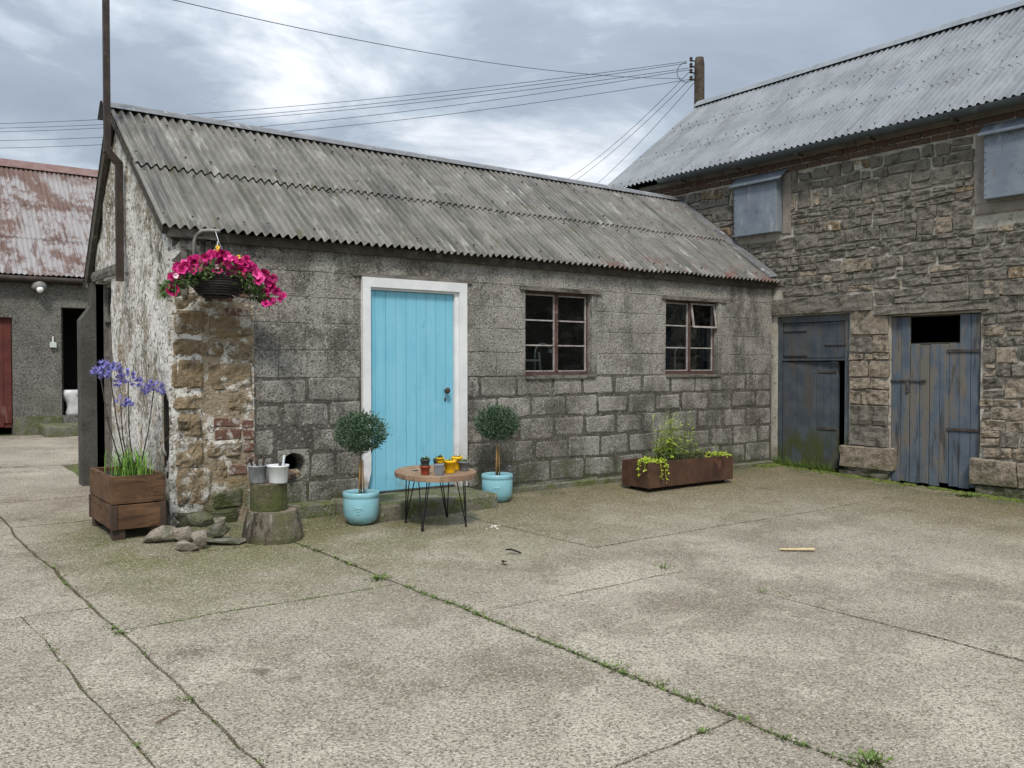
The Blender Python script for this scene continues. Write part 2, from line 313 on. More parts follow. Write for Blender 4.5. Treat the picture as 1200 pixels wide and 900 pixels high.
M['bark_mossy'] = mat('mossy_sawn_log', (.085, .075, .05), (.13, .115, .07), 6, [
    dict(c=(.075, .09, .03), s=5, lo=.40, hi=.58, d=8, amt=.85), dict(c=(.25, .22, .15), s=16, lo=.62, hi=.7, d=6, amt=.5)], .95, [(22, 1.0, .02, 'n')], coord='obj', spec=.12)
M['endgrain'] = mat('weathered_end_grain', (.16, .125, .095), (.22, .17, .13), 9, [dict(c=(.26, .10, .055), s=8, lo=.56, hi=.66, d=6, amt=.6)], .95, [(40, .7, .01, 'n')], coord='obj')
M['glaze'] = mat('pale_blue_glaze', (.215, .45, .52), (.25, .49, .56), 6, [dict(c=(.16, .15, .11), s=16, lo=.46, hi=.62, d=8, amt=.7, mask=zmask(.0, .10)), dict(c=(.36, .52, .54), s=4, lo=.5, hi=.7, d=7, amt=.4),dict(c=(.42, .62, .66), s=14, lo=.6, hi=.75, amt=.35), dict(c=(.12, .20, .20), s=5, lo=.60, hi=.74, d=7, amt=.4)], .28, [(10, .12, .006, 'n')], coord='obj', spec=.5)
M['table_wood'] = mat('worn_table_timber', (.34, .235, .155), (.24, .155, .10), 5, [
    dict(c=(.11, .068, .042), s=9, lo=.53, hi=.66, d=7, st=(.25, 2.2, 1), amt=.75),
    dict(c=(.55, .44, .34), s=7, lo=.58, hi=.68, d=7, st=(.3, 2, 1), amt=.7)], .8, [(30, .6, .008, 'n')], coord='obj', island=.08)
M['pot_red'] = mat('brick_red_plastic', (.30, .055, .03), None, rough=.4)
M['pot_yellow'] = mat('yellow_plastic', (.86, .50, .012), None, rough=.35)
M['pot_grey'] = mat('grey_plastic', (.165, .18, .195), None, rough=.45)
M['pot_dark'] = mat('dark_grey_plastic', (.06, .07, .072), None, rough=.45)
M['bamboo'] = mat('bamboo_cane', (.38, .235, .075), (.30, .175, .06), 20, [], .6, coord='obj')
M['stem'] = mat('brown_stem', (.14, .09, .05), (.19, .13, .075), 15, [], .85, coord='obj')
M['leaf_dark'] = mat('dark_olive_leaf', (.028, .065, .034), (.045, .09, .05), 30, [], .5, island=.35, coord='obj', island_mix=[(.06, .115, .055), (.09, .155, .075), (.14, .205, .125), (.04, .08, .042)])
M['leaf_basket'] = mat('petunia_leaf', (.065, .115, .03), (.10, .16, .045), 20, [], .6, island=.3, coord='obj')
M['leaf_strap'] = mat('strap_leaf', (.11, .24, .035), (.19, .34, .065), 9, [], .5, island=.3, coord='obj')
M['leaf_lime'] = mat('lime_leaf', (.30, .40, .035), (.42, .50, .06), 20, [], .55, island=.25, coord='obj')
M['leaf_mid'] = mat('grey_green_leaf', (.13, .19, .065), (.19, .25, .10), 20, [], .6, island=.3, coord='obj')
M['weed'] = mat('weed_leaf', (.075, .125, .025), (.13, .185, .04), 14, [], .6, island=.3, coord='obj')
M['pink'] = mat('magenta_petal', (.50, .011, .15), (.60, .03, .23), 18, [], .55, island=.18, coord='obj')
M['pink_light'] = mat('light_pink_petal', (.68, .05, .25), (.75, .09, .33), 18, [], .55, coord='obj')
M['pink_deep'] = mat('deep_magenta_petal', (.38, .007, .10), (.46, .014, .14), 18, [], .55, coord='obj')
M['pink_pale'] = mat('pink_white_petal', (.85, .45, .60), (.9, .75, .8), 18, [], .55, coord='obj')
M['yellow_petal'] = mat('yellow_petal', (.85, .50, .03), (.9, .6, .10), 30, [], .55, coord='obj')
M['throat'] = mat('dark_petal_throat', (.22, .005, .05), None, rough=.6)
M['violet'] = mat('violet_blue_petal', (.16, .15, .42), (.24, .225, .53), 20, [], .55, island=.25, coord='obj')
M['wicker'] = mat('dark_wicker', (.022, .017, .017), (.04, .03, .03), 22, [], .7, island=.4, coord='obj')
M['chain'] = mat('galvanised_chain', (.45, .45, .45), None, rough=.4, metallic=.7)
M['conduit'] = mat('weathered_grey_pipe', (.22, .215, .20), (.33, .32, .30), 9, [], .6)
M['plastic_white'] = mat('white_plastic', (.62, .64, .65), (.72, .74, .75), 14, [], .4, coord='obj')
M['plastic_grey'] = mat('grey_tub_plastic', (.17, .18, .19), (.30, .31, .32), 12, [dict(c=(.6, .6, .6), s=8, lo=.62, hi=.7, d=5)], .45, coord='obj')
M['bag'] = mat('translucent_white_sack', (.46, .47, .47), (.60, .61, .61), 6, [dict(c=(.25, .25, .25), s=9, lo=.55, hi=.66, d=6)], .35, coord='obj')
M['lens'] = mat('white_lamp_glass', (.85, .85, .84), None, rough=.2)
M['lamp_body'] = mat('grey_lamp_body', (.20, .20, .195), (.26, .26, .25), 12, [], .5)
M['switch'] = mat('pale_switch_box', (.55, .60, .56), None, rough=.4)
M['pole'] = mat('creosoted_pole', (.055, .045, .036), (.095, .078, .06), 6, [], .9, [(14, .8, .02, 'n')], spec=.1)
M['wire'] = mat('overhead_cable', (.022, .022, .024), None, rough=.6)
M['ceramic'] = mat('brown_insulator', (.06, .05, .045), None, rough=.3)
M['dry_leaf'] = mat('dry_red_leaf', (.16, .045, .03), None, rough=.8)
M['black_leaf'] = mat('blackened_leaf', (.02, .02, .022), None, rough=.8)
M['stick'] = mat('pale_split_stick', (.48, .38, .17), (.55, .46, .26), 30, [], .8, coord='obj')
M['chalk'] = mat('white_crumb', (.66, .63, .56), None, rough=.9)
M['alu'] = mat('aluminium', (.62, .63, .64), None, rough=.35, metallic=.4)
def glass_mat():
    B = NB('dusty_window_glass'); t = B.t; t.nodes.remove(B.b)
    o = [n for n in t.nodes if n.type == 'OUTPUT_MATERIAL'][0]
    tr = B.n('ShaderNodeBsdfTransparent'); tr.inputs[0].default_value = (.80, .83, .84, 1)
    gl = B.n('ShaderNodeBsdfGlossy'); gl.inputs['Roughness'].default_value = .04; gl.inputs[0].default_value = (.9, .95, 1, 1)
    df = B.n('ShaderNodeBsdfDiffuse'); df.inputs[0].default_value = (.3, .3, .28, 1)
    fr = B.n('ShaderNodeFresnel'); fr.inputs[0].default_value = 1.28
    P = B.coord('world')
    bn = B.n('ShaderNodeBump'); bn.inputs['Strength'].default_value = .12; bn.inputs['Distance'].default_value = .01; B.put(bn.inputs['Height'], B.noise(P, 6, 3))
    B.put(gl.inputs['Normal'], bn.outputs[0])
    m1 = B.n('ShaderNodeMixShader'); B.put(m1.inputs[0], fr.outputs[0]); B.put(m1.inputs[1], tr.outputs[0]); B.put(m1.inputs[2], gl.outputs[0])
    m2 = B.n('ShaderNodeMixShader'); B.put(m2.inputs[0], B.rng(B.noise(P, 5, 7, .7), .5, .75, .0, .05)); B.put(m2.inputs[1], m1.outputs[0]); B.put(m2.inputs[2], df.outputs[0])
    B.put(o.inputs[0], m2.outputs[0]); return B.m
M['glass'] = glass_mat()

# ------------------------------------------------------------------ mesh helpers
WL = {}                                     # world location of every unrotated thing / part
class MB:
    def __init__(s): s.v = []; s.f = []; s.smooth = False
    def add(s, vs, fs):
        o = len(s.v); s.v += [tuple(v) for v in vs]; s.f += [tuple(i+o for i in f) for f in fs]
    def box(s, x0, x1, y0, y1, z0, z1):
        s.add([(x0,y0,z0),(x1,y0,z0),(x1,y1,z0),(x0,y1,z0),(x0,y0,z1),(x1,y0,z1),(x1,y1,z1),(x0,y1,z1)],
              [(0,3,2,1),(4,5,6,7),(0,1,5,4),(1,2,6,5),(2,3,7,6),(3,0,4,7)]); return s
    def bbox(s, x0, x1, y0, y1, z0, z1, b=.004, jit=0):
        """box with chamfered edges, corners jittered a little"""
        c = [Vector((x, y, z)) for z in (z0, z1) for y in (y0, y1) for x in (x0, x1)]
        ctr = Vector(((x0+x1)/2, (y0+y1)/2, (z0+z1)/2))
        bm = bmesh.new()
        vs = [bm.verts.new(p + Vector((R.uniform(-jit, jit), R.uniform(-jit, jit), R.uniform(-jit, jit)))) for p in c]
        for f in ((0,2,3,1),(4,5,7,6),(0,1,5,4),(1,3,7,5),(3,2,6,7),(2,0,4,6)): bm.faces.new([vs[i] for i in f])
        bmesh.ops.bevel(bm, geom=bm.edges[:], offset=b, segments=1, affect='EDGES')
        s.frombm(bm); return s
    def frombm(s, bm):
        bm.verts.index_update(); s.add([v.co[:] for v in bm.verts], [[v.index for v in f.verts] for f in bm.faces]); bm.free()
    def tube(s, pts, r, n=8, caps=True, flat=None):
        pts = [Vector(p) for p in pts]; k = len(pts); rr = r if isinstance(r, (list, tuple)) else [r]*k
        up = Vector((0,0,1)); vs = []; prev = None
        for i, p in enumerate(pts):
            d = (pts[min(i+1,k-1)] - pts[max(i-1,0)]).normalized()
            a = d.cross(up) if prev is None else prev - d*prev.dot(d)
            if a.length < 1e-4: a = d.cross(Vector((1,0,0)))
            a.normalize(); b = d.cross(a); prev = a
            for j in range(n):
                t = 2*pi*j/n + (pi/4 if n == 4 else 0); vs.append(p + (a*cos(t)+b*sin(t))*rr[i])
        fs = [(i*n+j, i*n+(j+1)%n, (i+1)*n+(j+1)%n, (i+1)*n+j) for i in range(k-1) for j in range(n)]
        if caps: fs += [tuple(range(n-1,-1,-1)), tuple((k-1)*n+j for j in range(n))]
        s.add(vs, fs); return s
    def lathe(s, prof, n=24, c=(0,0,0), wob=0):
        vs = []; k = len(prof); ph = R.uniform(0, 9)
        for r, z in prof:
            for j in range(n):
                t = 2*pi*j/n; q = r*(1 + wob*noise.noise((cos(t)*1.3+ph, sin(t)*1.3, z*2)))
                vs.append((c[0]+q*cos(t), c[1]+q*sin(t), c[2]+z))
        fs = [(i*n+j, i*n+(j+1)%n, (i+1)*n+(j+1)%n, (i+1)*n+j) for i in range(k-1) for j in range(n)]
        if prof[0][0] > 1e-4: fs.append(tuple(range(n-1,-1,-1)))
        if prof[-1][0] > 1e-4: fs.append(tuple((k-1)*n+j for j in range(n)))
        s.add(vs, fs); return s
    def leaf(s, p, d, nrm, ln, wd, fold=.15):
        d = Vector(d).normalized(); a = d.cross(Vector(nrm))
        if a.length < 1e-3: a = d.orthogonal()
        a.normalize(); u = a.cross(d); p = Vector(p)
        s.add([p, p+d*ln*.45+a*wd/2+u*fold*wd, p+d*ln, p+d*ln*.45-a*wd/2+u*fold*wd], [(0,1,2),(0,2,3)])
    def build(s, name, m, parent=None, smooth=False, kind=None, label=None, cat=None, group=None, origin=None, recalc=False):
        base = WL.get(parent.name, Vector((0,0,0))) if parent else Vector((0,0,0))
        if origin is None:
            xs = [v[0] for v in s.v]; ys = [v[1] for v in s.v]; zs = [v[2] for v in s.v]
            origin = Vector(((min(xs)+max(xs))/2, (min(ys)+max(ys))/2, min(zs)))
        origin = Vector(origin)
        me = bpy.data.meshes.new(name); me.from_pydata([tuple(Vector(v)-origin) for v in s.v], [], s.f)
        if recalc:
            bm = bmesh.new(); bm.from_mesh(me); bmesh.ops.recalc_face_normals(bm, faces=bm.faces[:]); bm.to_mesh(me); bm.free()
        if smooth: me.polygons.foreach_set('use_smooth', [True]*len(me.polygons))
        me.materials.append(m); me.update()
        o = bpy.data.objects.new(name, me); sc.collection.objects.link(o)
        if parent: o.parent = parent
        o.location = origin - base; WL[o.name] = origin.copy()
        tag(o, label, cat, group, kind); return o
def tag(o, label=None, cat=None, group=None, kind=None):
    for k, v in (('label', label), ('category', cat), ('group', group), ('kind', kind)):
        if v: o[k] = v
    return o
def thing(name, loc, label, cat, group=None):
    o = bpy.data.objects.new(name, None); o.empty_display_size = .2; sc.collection.objects.link(o)
    o.location = loc; WL[o.name] = Vector(loc); return tag(o, label, cat, group)
def link_copy(o, parent=None, loc=None):
    c = o.copy(); sc.collection.objects.link(c); c.parent = parent
    if loc is not None: c.location = loc
    for k in list(o.children): link_copy(k, c)
    return c
def fbm(x, y, z, o=4):
    return noise.fractal((x, y, z), .9, 2.0, o)
def gz(x, y):                                # height of the yard: it falls gently away from the shed
    return -.02 + (.035*y if y < 0 else .02*min(y, 12))

FRONT = (Vector((1,0,0)), Vector((0,0,1)), Vector((0,-1,0)))      # u, v, outward normal of the shed front (Y = 0)
BARN = (Vector((0,-1,0)), Vector((0,0,1)), Vector((-1,0,0)))      # the barn wall (X = 8.73)
BX = 8.73
def lump(mb, O, fr, u0, u1, v0, v1, depth, proud, nx=5, ny=3, rough=.012, skew=.01, edge=.35, seed=None, arris=.014, rc=.006):
    """an irregular stone: rough, pillowed front face standing proud of the wall, ragged outline"""
    U, V, Nn = fr; sd = R.uniform(0, 500) if seed is None else seed
    nv = []; wdt = u1-u0; hgt = v1-v0
    cs = [(u0+R.uniform(-skew,skew), v0+R.uniform(-skew,skew)), (u1+R.uniform(-skew,skew), v0+R.uniform(-skew,skew)),
          (u1+R.uniform(-skew,skew), v1+R.uniform(-skew,skew)), (u0+R.uniform(-skew,skew), v1+R.uniform(-skew,skew))]
    tu, tv = R.uniform(-.3, .3)*rough*2, R.uniform(-.3, .3)*rough*2
    ga = [0] + [min(arris, wdt*.2)/wdt + (1-2*min(arris, wdt*.2)/wdt)*q/max(1, nx-2) for q in range(nx-1)] + [1] if nx > 2 else [q/nx for q in range(nx+1)]
    gb_ = [0] + [min(arris, hgt*.2)/hgt + (1-2*min(arris, hgt*.2)/hgt)*q/max(1, ny-2) for q in range(ny-1)] + [1] if ny > 2 else [q/ny for q in range(ny+1)]
    rc = min(rc, .2*min(wdt, hgt))
    for j in range(ny+1):
        for i in range(nx+1):
            a, b = ga[i], gb_[j]
            u = (1-a)*(1-b)*cs[0][0]+a*(1-b)*cs[1][0]+a*b*cs[2][0]+(1-a)*b*cs[3][0]
            v = (1-a)*(1-b)*cs[0][1]+a*(1-b)*cs[1][1]+a*b*cs[2][1]+(1-a)*b*cs[3][1]
            bd = i in (0, nx) or j in (0, ny); cn = i in (0, nx) and j in (0, ny)
            if cn: u += rc*(1 if i == 0 else -1); v += rc*(1 if j == 0 else -1)
            elif bd:
                u += noise.noise((u*7, v*7, sd))*skew*.9; v += noise.noise((u*7+30, v*7, sd))*skew*.9
            h = proud*(edge if bd else 1) + (0 if bd and edge < .2 else (noise.noise((u*9+sd, v*9, 3))*.7 + noise.noise((u*23+sd, v*23, 5))*.6)*rough*(.5 if bd else 1.3)) + (a-.5)*tu + (b-.5)*tv
            nv.append(O + U*u + V*v + Nn*h)
    fs = [(j*(nx+1)+i, j*(nx+1)+i+1, (j+1)*(nx+1)+i+1, (j+1)*(nx+1)+i) for j in range(ny) for i in range(nx)]
    ring = [i for i in range(nx+1)] + [j*(nx+1)+nx for j in range(1, ny+1)] + [ny*(nx+1)+i for i in range(nx-1, -1, -1)] + [j*(nx+1) for j in range(ny-1, 0, -1)]
    b0 = len(nv); nv += [nv[i] - Nn*((nv[i]-O).dot(Nn) + depth) for i in ring]; k = len(ring)
    fs += [(ring[i], b0+i, b0+(i+1) % k, ring[(i+1) % k]) for i in range(k)]
    fs.append(tuple(b0+i for i in range(k-1, -1, -1)))
    mb.add(nv, fs); return mb
def wall(mb, O, fr, us, vs, holes, thick, rough=0, step=None):
    """wall slab with rectangular openings; faces only where there is an edge"""
    U, V, Nn = fr
    for h in holes: us = us+[h[0], h[1]]; vs = vs+[h[2], h[3]]
    us = sorted(set(round(u, 4) for u in us)); vs = sorted(set(round(v, 4) for v in vs))
    def solid(i, j):
        if not (0 <= i < len(us)-1 and 0 <= j < len(vs)-1): return False
        a, b = (us[i]+us[i+1])/2, (vs[j]+vs[j+1])/2
        return not any(h[0] < a < h[1] and h[2] < b < h[3] for h in holes)
    P = lambda u, v, d: O + U*u + V*v - Nn*d
    for i in range(len(us)-1):
        for j in range(len(vs)-1):
            if not solid(i, j): continue
            a, b, c, d = us[i], us[i+1], vs[j], vs[j+1]
            mb.add([P(a,c,0), P(b,c,0), P(b,d,0), P(a,d,0)], [(0,1,2,3)])
            mb.add([P(a,c,thick), P(b,c,thick), P(b,d,thick), P(a,d,thick)], [(3,2,1,0)])
            for (di, dj, q) in ((-1,0,((a,c),(a,d))), (1,0,((b,d),(b,c))), (0,-1,((b,c),(a,c))), (0,1,((a,d),(b,d)))):
                if not solid(i+di, j+dj):
                    (p, r), (s2, t) = q
                    mb.add([P(p,r,0), P(s2,t,0), P(s2,t,thick), P(p,r,thick)], [(0,1,2,3)])
    return mb
def sheet(O, U, D, Nn, width, length, pitch, amp, phase=0, rows=6, th=.004, sag=.004):
    """one corrugated sheet: U across the waves, D down the slope"""
    mb = MB(); n = max(8, int(round(width/pitch*10))); sd = R.uniform(0, 99)
    for sgn in (0, 1):
        for r in range(rows+1):
            for i in range(n+1):
                a = i/n*width; b = r/rows*length
                h = amp*sin(2*pi*(a+phase)/pitch) + sag*noise.noise((a*2+sd, b*2, 1))
                mb.v.append(tuple(O + U*a + D*(b + (.012*noise.noise((a*3, sd, 2)) if r == rows else 0)) + Nn*(h - sgn*th)))
    k = (rows+1)*(n+1); g = lambda s, r, i: s*k + r*(n+1) + i
    for r in range(rows):
        for i in range(n):
            mb.f.append((g(0,r,i), g(0,r,i+1), g(0,r+1,i+1), g(0,r+1,i))); mb.f.append((g(1,r+1,i), g(1,r+1,i+1), g(1,r,i+1), g(1,r,i)))
    def edge(q): o = len(mb.v); mb.v += [mb.v[a] for a in q]; mb.f.append((o, o+1, o+2, o+3))
    for i in range(n):
        edge((g(0,rows,i), g(0,rows,i+1), g(1,rows,i+1), g(1,rows,i))); edge((g(0,0,i+1), g(0,0,i), g(1,0,i), g(1,0,i+1)))
    for r in range(rows):
        edge((g(0,r,0), g(0,r+1,0), g(1,r+1,0), g(1,r,0))); edge((g(0,r+1,n), g(0,r,n), g(1,r,n), g(1,r+1,n)))
    return mb

# ------------------------------------------------------------------ the yard
gb = MB(); xs = [-150, -40, -12, -6, -3, -1.5, 0, 1.5, 3, 5, 7, 9, 12, 20, 50, 150]; ys = [-150, -40, -15, -9, -6, -4, -2.5, -1, 0, 2, 4, 7, 10, 12, 30, 80, 150]
for y in ys:
    for x in xs: gb.v.append((x, y, gz(x, max(y, -12)) - .022))
for j in range(len(ys)-1):
    for i in range(len(xs)-1): a = j*len(xs)+i; gb.f.append((a, a+1, a+len(xs)+1, a+len(xs)))
ground = gb.build('ground', M['soil_joint'], kind='structure', origin=(0,0,0))
def wob(x, y, a=.02):
    return (a*fbm(x*1.7, y*1.7, 5, 4), a*fbm(x*1.7+40, y*1.7, 9, 4))
def slab(x0a, x0b, x1a, x1b, y0, y1, gap=.010, nx=None, ny=None, tilt=.0, dip=()):
    """concrete bay between two slightly converging joints: x0 runs from x0a at y0 to x0b at y1"""
    nx = nx or max(6, int((max(x1a, x1b)-min(x0a, x0b))/.16)); ny = ny or max(6, int((y1-y0)/.16))
    nx = min(nx, 44); ny = min(ny, 44); mb = MB(); t1, t2 = R.uniform(-tilt, tilt), R.uniform(-tilt, tilt)
    for j in range(ny+1):
        for i in range(nx+1):
            a, b = i/nx, j/ny
            if i in (0, nx): b = j/ny
            y = y0 + gap + (y1-y0-2*gap)*b
            xa = x0a+(x0b-x0a)*(y-y0)/(y1-y0) + gap; xb = x1a+(x1b-x1a)*(y-y0)/(y1-y0) - gap
            x = xa+(xb-xa)*a; dx, dy = wob(x, y, .026); z = gz(x, y) + .006*fbm(x*.9, y*.9, 2, 3) + (a-.5)*t1 + (b-.5)*t2
            ed = i in (0, nx) or j in (0, ny)
            if ed:
                dx += .012*noise.noise((x*11, y*11, 3)); dy += .012*noise.noise((x*11, y*11, 8)); z -= .005
            mb.v.append((x+dx, y+dy, z))
    g = lambda i, j: j*(nx+1)+i
    for j in range(ny):
        for i in range(nx): mb.f.append((g(i,j), g(i+1,j), g(i+1,j+1), g(i,j+1)))
    ring = [g(i,0) for i in range(nx+1)]+[g(nx,j) for j in range(1,ny+1)]+[g(i,ny) for i in range(nx-1,-1,-1)]+[g(0,j) for j in range(ny-1,0,-1)]
    o = len(mb.v); mb.v += [(mb.v[i][0], mb.v[i][1], mb.v[i][2]-.05) for i in ring]; k = len(ring)
    mb.f += [(ring[i], o+i, o+(i+1) % k, ring[(i+1) % k]) for i in range(k)]
    return mb.build('concrete_slab', M['concrete'], ground, smooth=False)
jF = lambda y: -1.18 if y > 0 else -1.13 - .045*(y+.83)      # joint lines running away from the camera
jA = lambda y: .72 - .073*(y+1.03)
jB = lambda y: 2.66 - .115*(y+1.6) if y > -6 else 3.17
jJ = lambda y: -1.46 - .06*(y+2.16)
def bay(l, r, y0, y1, **k): slab(l(y0), l(y1), r(y0), r(y1), y0, y1, **k)
E0 = lambda y: 8.71
bay(jB, E0, -2.58, -.10, tilt=.006); bay(jB, E0, -7.4, -2.58, tilt=.006)
bay(jA, jB, -3.53, -.72, tilt=.006); bay(jA, jB, -8.6, -3.53, tilt=.006)
slab(jA(-.72)+.02, jA(-.25)+.02, 2.70, 2.70, -.72, -.20, tilt=.0)
bay(jF, jA, -2.66, -1.0, tilt=.006); bay(jF, jA, -5.52, -2.66, tilt=.006); bay(jF, jA, -9, -5.52)
slab(jF(-1), jF(0)-.005, jA(-1), jA(-.3)+.05, -1.0, -.02, tilt=.004)
slab(jF(.1), jF(.8), -.02, -.02, -.02, .80, tilt=.004); slab(jF(.1), jF(2.2), -.02, -.02, .80, 2.28, tilt=.004)
slab(-1.18, -1.0, -.02, -.02, 2.28, 5.2, tilt=.004); slab(-1.0, -1.0, 3.5, 3.5, 5.2, 9.9)
bay(jJ, jF, -3.85, -2.1, tilt=.002, gap=.005); bay(jJ, jF, -9, -3.85, tilt=.002, gap=.005); 
slab(-3.6, -3.6, jJ(-4.05), jJ(-2.1), -4.05, -2.1, gap=.004); slab(-3.6, -3.6, jJ(-9), jJ(-4.05), -9, -4.05, gap=.004)
slab(-3.6, -3.6, jF(-2.1), -1.18, -2.1, 0.0); slab(-3.6, -3.6, -1.18, -1.18, 0.0, 2.28); slab(-3.6, -3.6, -1.18, -1.0, 2.28, 5.2); slab(-3.6, -3.6, -1.0, -1.0, 5.2, 9.9)
slab(-9, -9, -3.6, -3.6, -9, -1.5); slab(-9, -9, -3.6, -3.6, -1.5, 9.9)

# ------------------------------------------------------------------ the shed
shed = thing('shed', (4.3, 0, 0), 'low grey concrete block shed with a pale blue door and a corrugated roof', 'shed')
L = 8.71; RZ, RY, SL = 4.165, 1.90, .742
roofz = lambda y: RZ - SL*(RY-y) if y < RY else RZ - 1.34*(y-RY)
DOOR = (1.91, 3.20, .10, 2.36); W1 = (4.05, 5.17, 1.325, 2.335); W2 = (6.43, 7.56, 1.325, 2.335); HOLE = (1.00, 1.34, .29, .63)
wall(MB(), Vector((0,.010,0)), FRONT, [0, L], [-.3, 2.66], [DOOR, W1, W2, HOLE], .2).build('wall', M['mortar'], shed)
MB().box(0, L, 3.0, 3.15, -.3, 2.6).build('back_wall', M['render'], shed)
MB().box(L-.12, L-.01, .22, 3.0, -.3, 2.7).build('end_wall', M['render'], shed)
MB().box(.3, L-.13, .22, 3.0, -.06, 0.03).build('floor', M['ledge'], shed)
# block courses
courses = [-.06, .05, .31, .57, .83, 1.08, 1.325, 1.60, 1.866, 2.123, 2.375, 2.63]
def qright(z): return .77 if z < 2.02 else 0.02
for ci in range(len(courses)-1):
    z0, z1 = courses[ci], courses[ci+1]; zm = (z0+z1)/2; low = zm < 1.3
    segs = [(qright(z1-.05), L-.02)]
    for h in (DOOR, (W1[0], W1[1], W1[2], W1[3]+.02), (W2[0], W2[1], W2[2], W2[3]+.02), HOLE):
        if h[2] < zm-.02 and h[3] > zm+.02 or (h is HOLE and z1 > h[2]+.02 and z0 < h[3]-.02):
            segs = [q for s0 in segs for q in ((s0[0], min(s0[1], h[0]-.012)), (max(s0[0], h[1]+.012), s0[1])) if q[1]-q[0] > .06]
    off = .26*(ci % 2) + R.uniform(-.05, .05)
    for (a, b) in segs:
        cuts = [a]; x = a - (a-off) % .52 + .52
        while x < b-.10:
            if x-cuts[-1] > .13: cuts.append(x + R.uniform(-.025, .025))
            x += .52
        cuts.append(b)
        for i in range(len(cuts)-1):
            g = R.uniform(.012, .034) if low else R.uniform(.002, .008)
            p = R.uniform(.0045, .0095) if low else R.uniform(.0045, .0075)
            lump(MB(), Vector((0,.010,0)), FRONT, cuts[i]+g, cuts[i+1]-g, z0+g*.8, z1-g*.8, .03, p, 7, 5,
                 .004 if low else .0015, .014 if low else .004, .35 if low else .7, None, .016 if low else .006, .012 if low else .003).build('concrete_block', M['block'], shed)
# round vent hole: a square block with a hole cut through it, and the clay pipe behind
def hole_block():
    mb = MB(); n = 24; hx, hz, r = 1.17, .455, .125; vs = []; x0, x1, z0, z1 = HOLE
    for k in range(n):
        t = 2*pi*k/n; c, s2 = cos(t), sin(t)
        m = min((x1-hx-.004)/c if c > 1e-6 else (hx-x0-.004)/-c if c < -1e-6 else 9, (z1-hz-.004)/s2 if s2 > 1e-6 else (hz-z0-.004)/-s2 if s2 < -1e-6 else 9)
        rr = r*(1+.05*noise.noise((c*2, s2*2, 4)))
        vs += [(hx+c*m, .008, hz+s2*m), (hx+c*rr*1.10, -.004, hz+s2*rr*1.10), (hx+c*rr, .02, hz+s2*rr), (hx+c*rr, .25, hz+s2*rr)]
    for k in range(n):
        a, b = k*4, ((k+1) % n)*4
        for j in range(3): mb.f.append((a+j, b+j, b+j+1, a+j+1))
    mb.v = vs; return mb
hole_block().build('concrete_block', M['block'], shed, recalc=True)
mb = MB(); mb.lathe([(.15, 0), (.15, .5)], 20); mb.v = [(1.17+v[0], .26+v[2], .455+v[1]) for v in mb.v]; mb.f = mb.f[:-2] + [mb.f[-1]]
mb.build('vent_pipe', M['black_gap'], shed)
# corner of stone and brick at the left end of the front
wall(MB(), Vector((0,.004,0)), FRONT, [.0, .775], [-.3, 2.04], [], .3).build('quoin_backing', M['quoin_mortar'], shed)
kx = lambda px: (px-200)/98*.775
kz = lambda px, py: 1.45 + (428-py)*(8.05+.0048*(px-200)*1)/1027*(1+(px-200)/98*.055)
quoins = [(203,366,242,395,'stone_ochre'), (246,371,297,396,'stone_ochre'), (201,398,240,420,'stone_ochre'), (202,422,238,457,'stone_ochre'),
          (203,460,237,482,'stone_grey'), (205,484,236,509,'stone_grey'), (205,512,238,543,'stone_grey'), (203,546,246,589,'stone_grey'),
          (249,566,282,589,'stone_mossy'), (203,592,277,618,'stone_mossy'), (266,462,297,480,'stone_grey'), (243,399,262,420,'stone_ochre'), (243,425,296,458,'stone_grey'),
          (242,512,281,532,'stone_grey'), (250,536,265,556,'stone_grey'), (204,344,252,363,'stone_grey'), (264,400,297,420,'stone_grey')]
for (a, b, c, d, m) in quoins:
    lump(MB(), Vector((0,.004,0)), FRONT, kx(a), kx(c), kz((a+c)/2, d)+.004, kz((a+c)/2, b)-.004, .05, R.uniform(.008, .022), 9, 7, .028 if m != 'stone_mossy' else .014, .018, .2, None, .028, .024).build('stone', M[m], shed)
for (a, b, c, d) in [(250,486,280,496), (250,499,282,510), (284,499,297,510), (284,513,297,523), (288,526,297,534), (267,538,288,549), (262,365,290,374), (275,347,297,354), (254,349,272,357), (283,488,297,497)]:
    lump(MB(), Vector((0,.004,0)), FRONT, kx(a), kx(c), kz((a+c)/2, d)+.003, kz((a+c)/2, b)-.003, .05, R.uniform(.006, .013), 5, 3, .006, .005, .5, None, .008, .006).build('brick', M['brick'], shed)
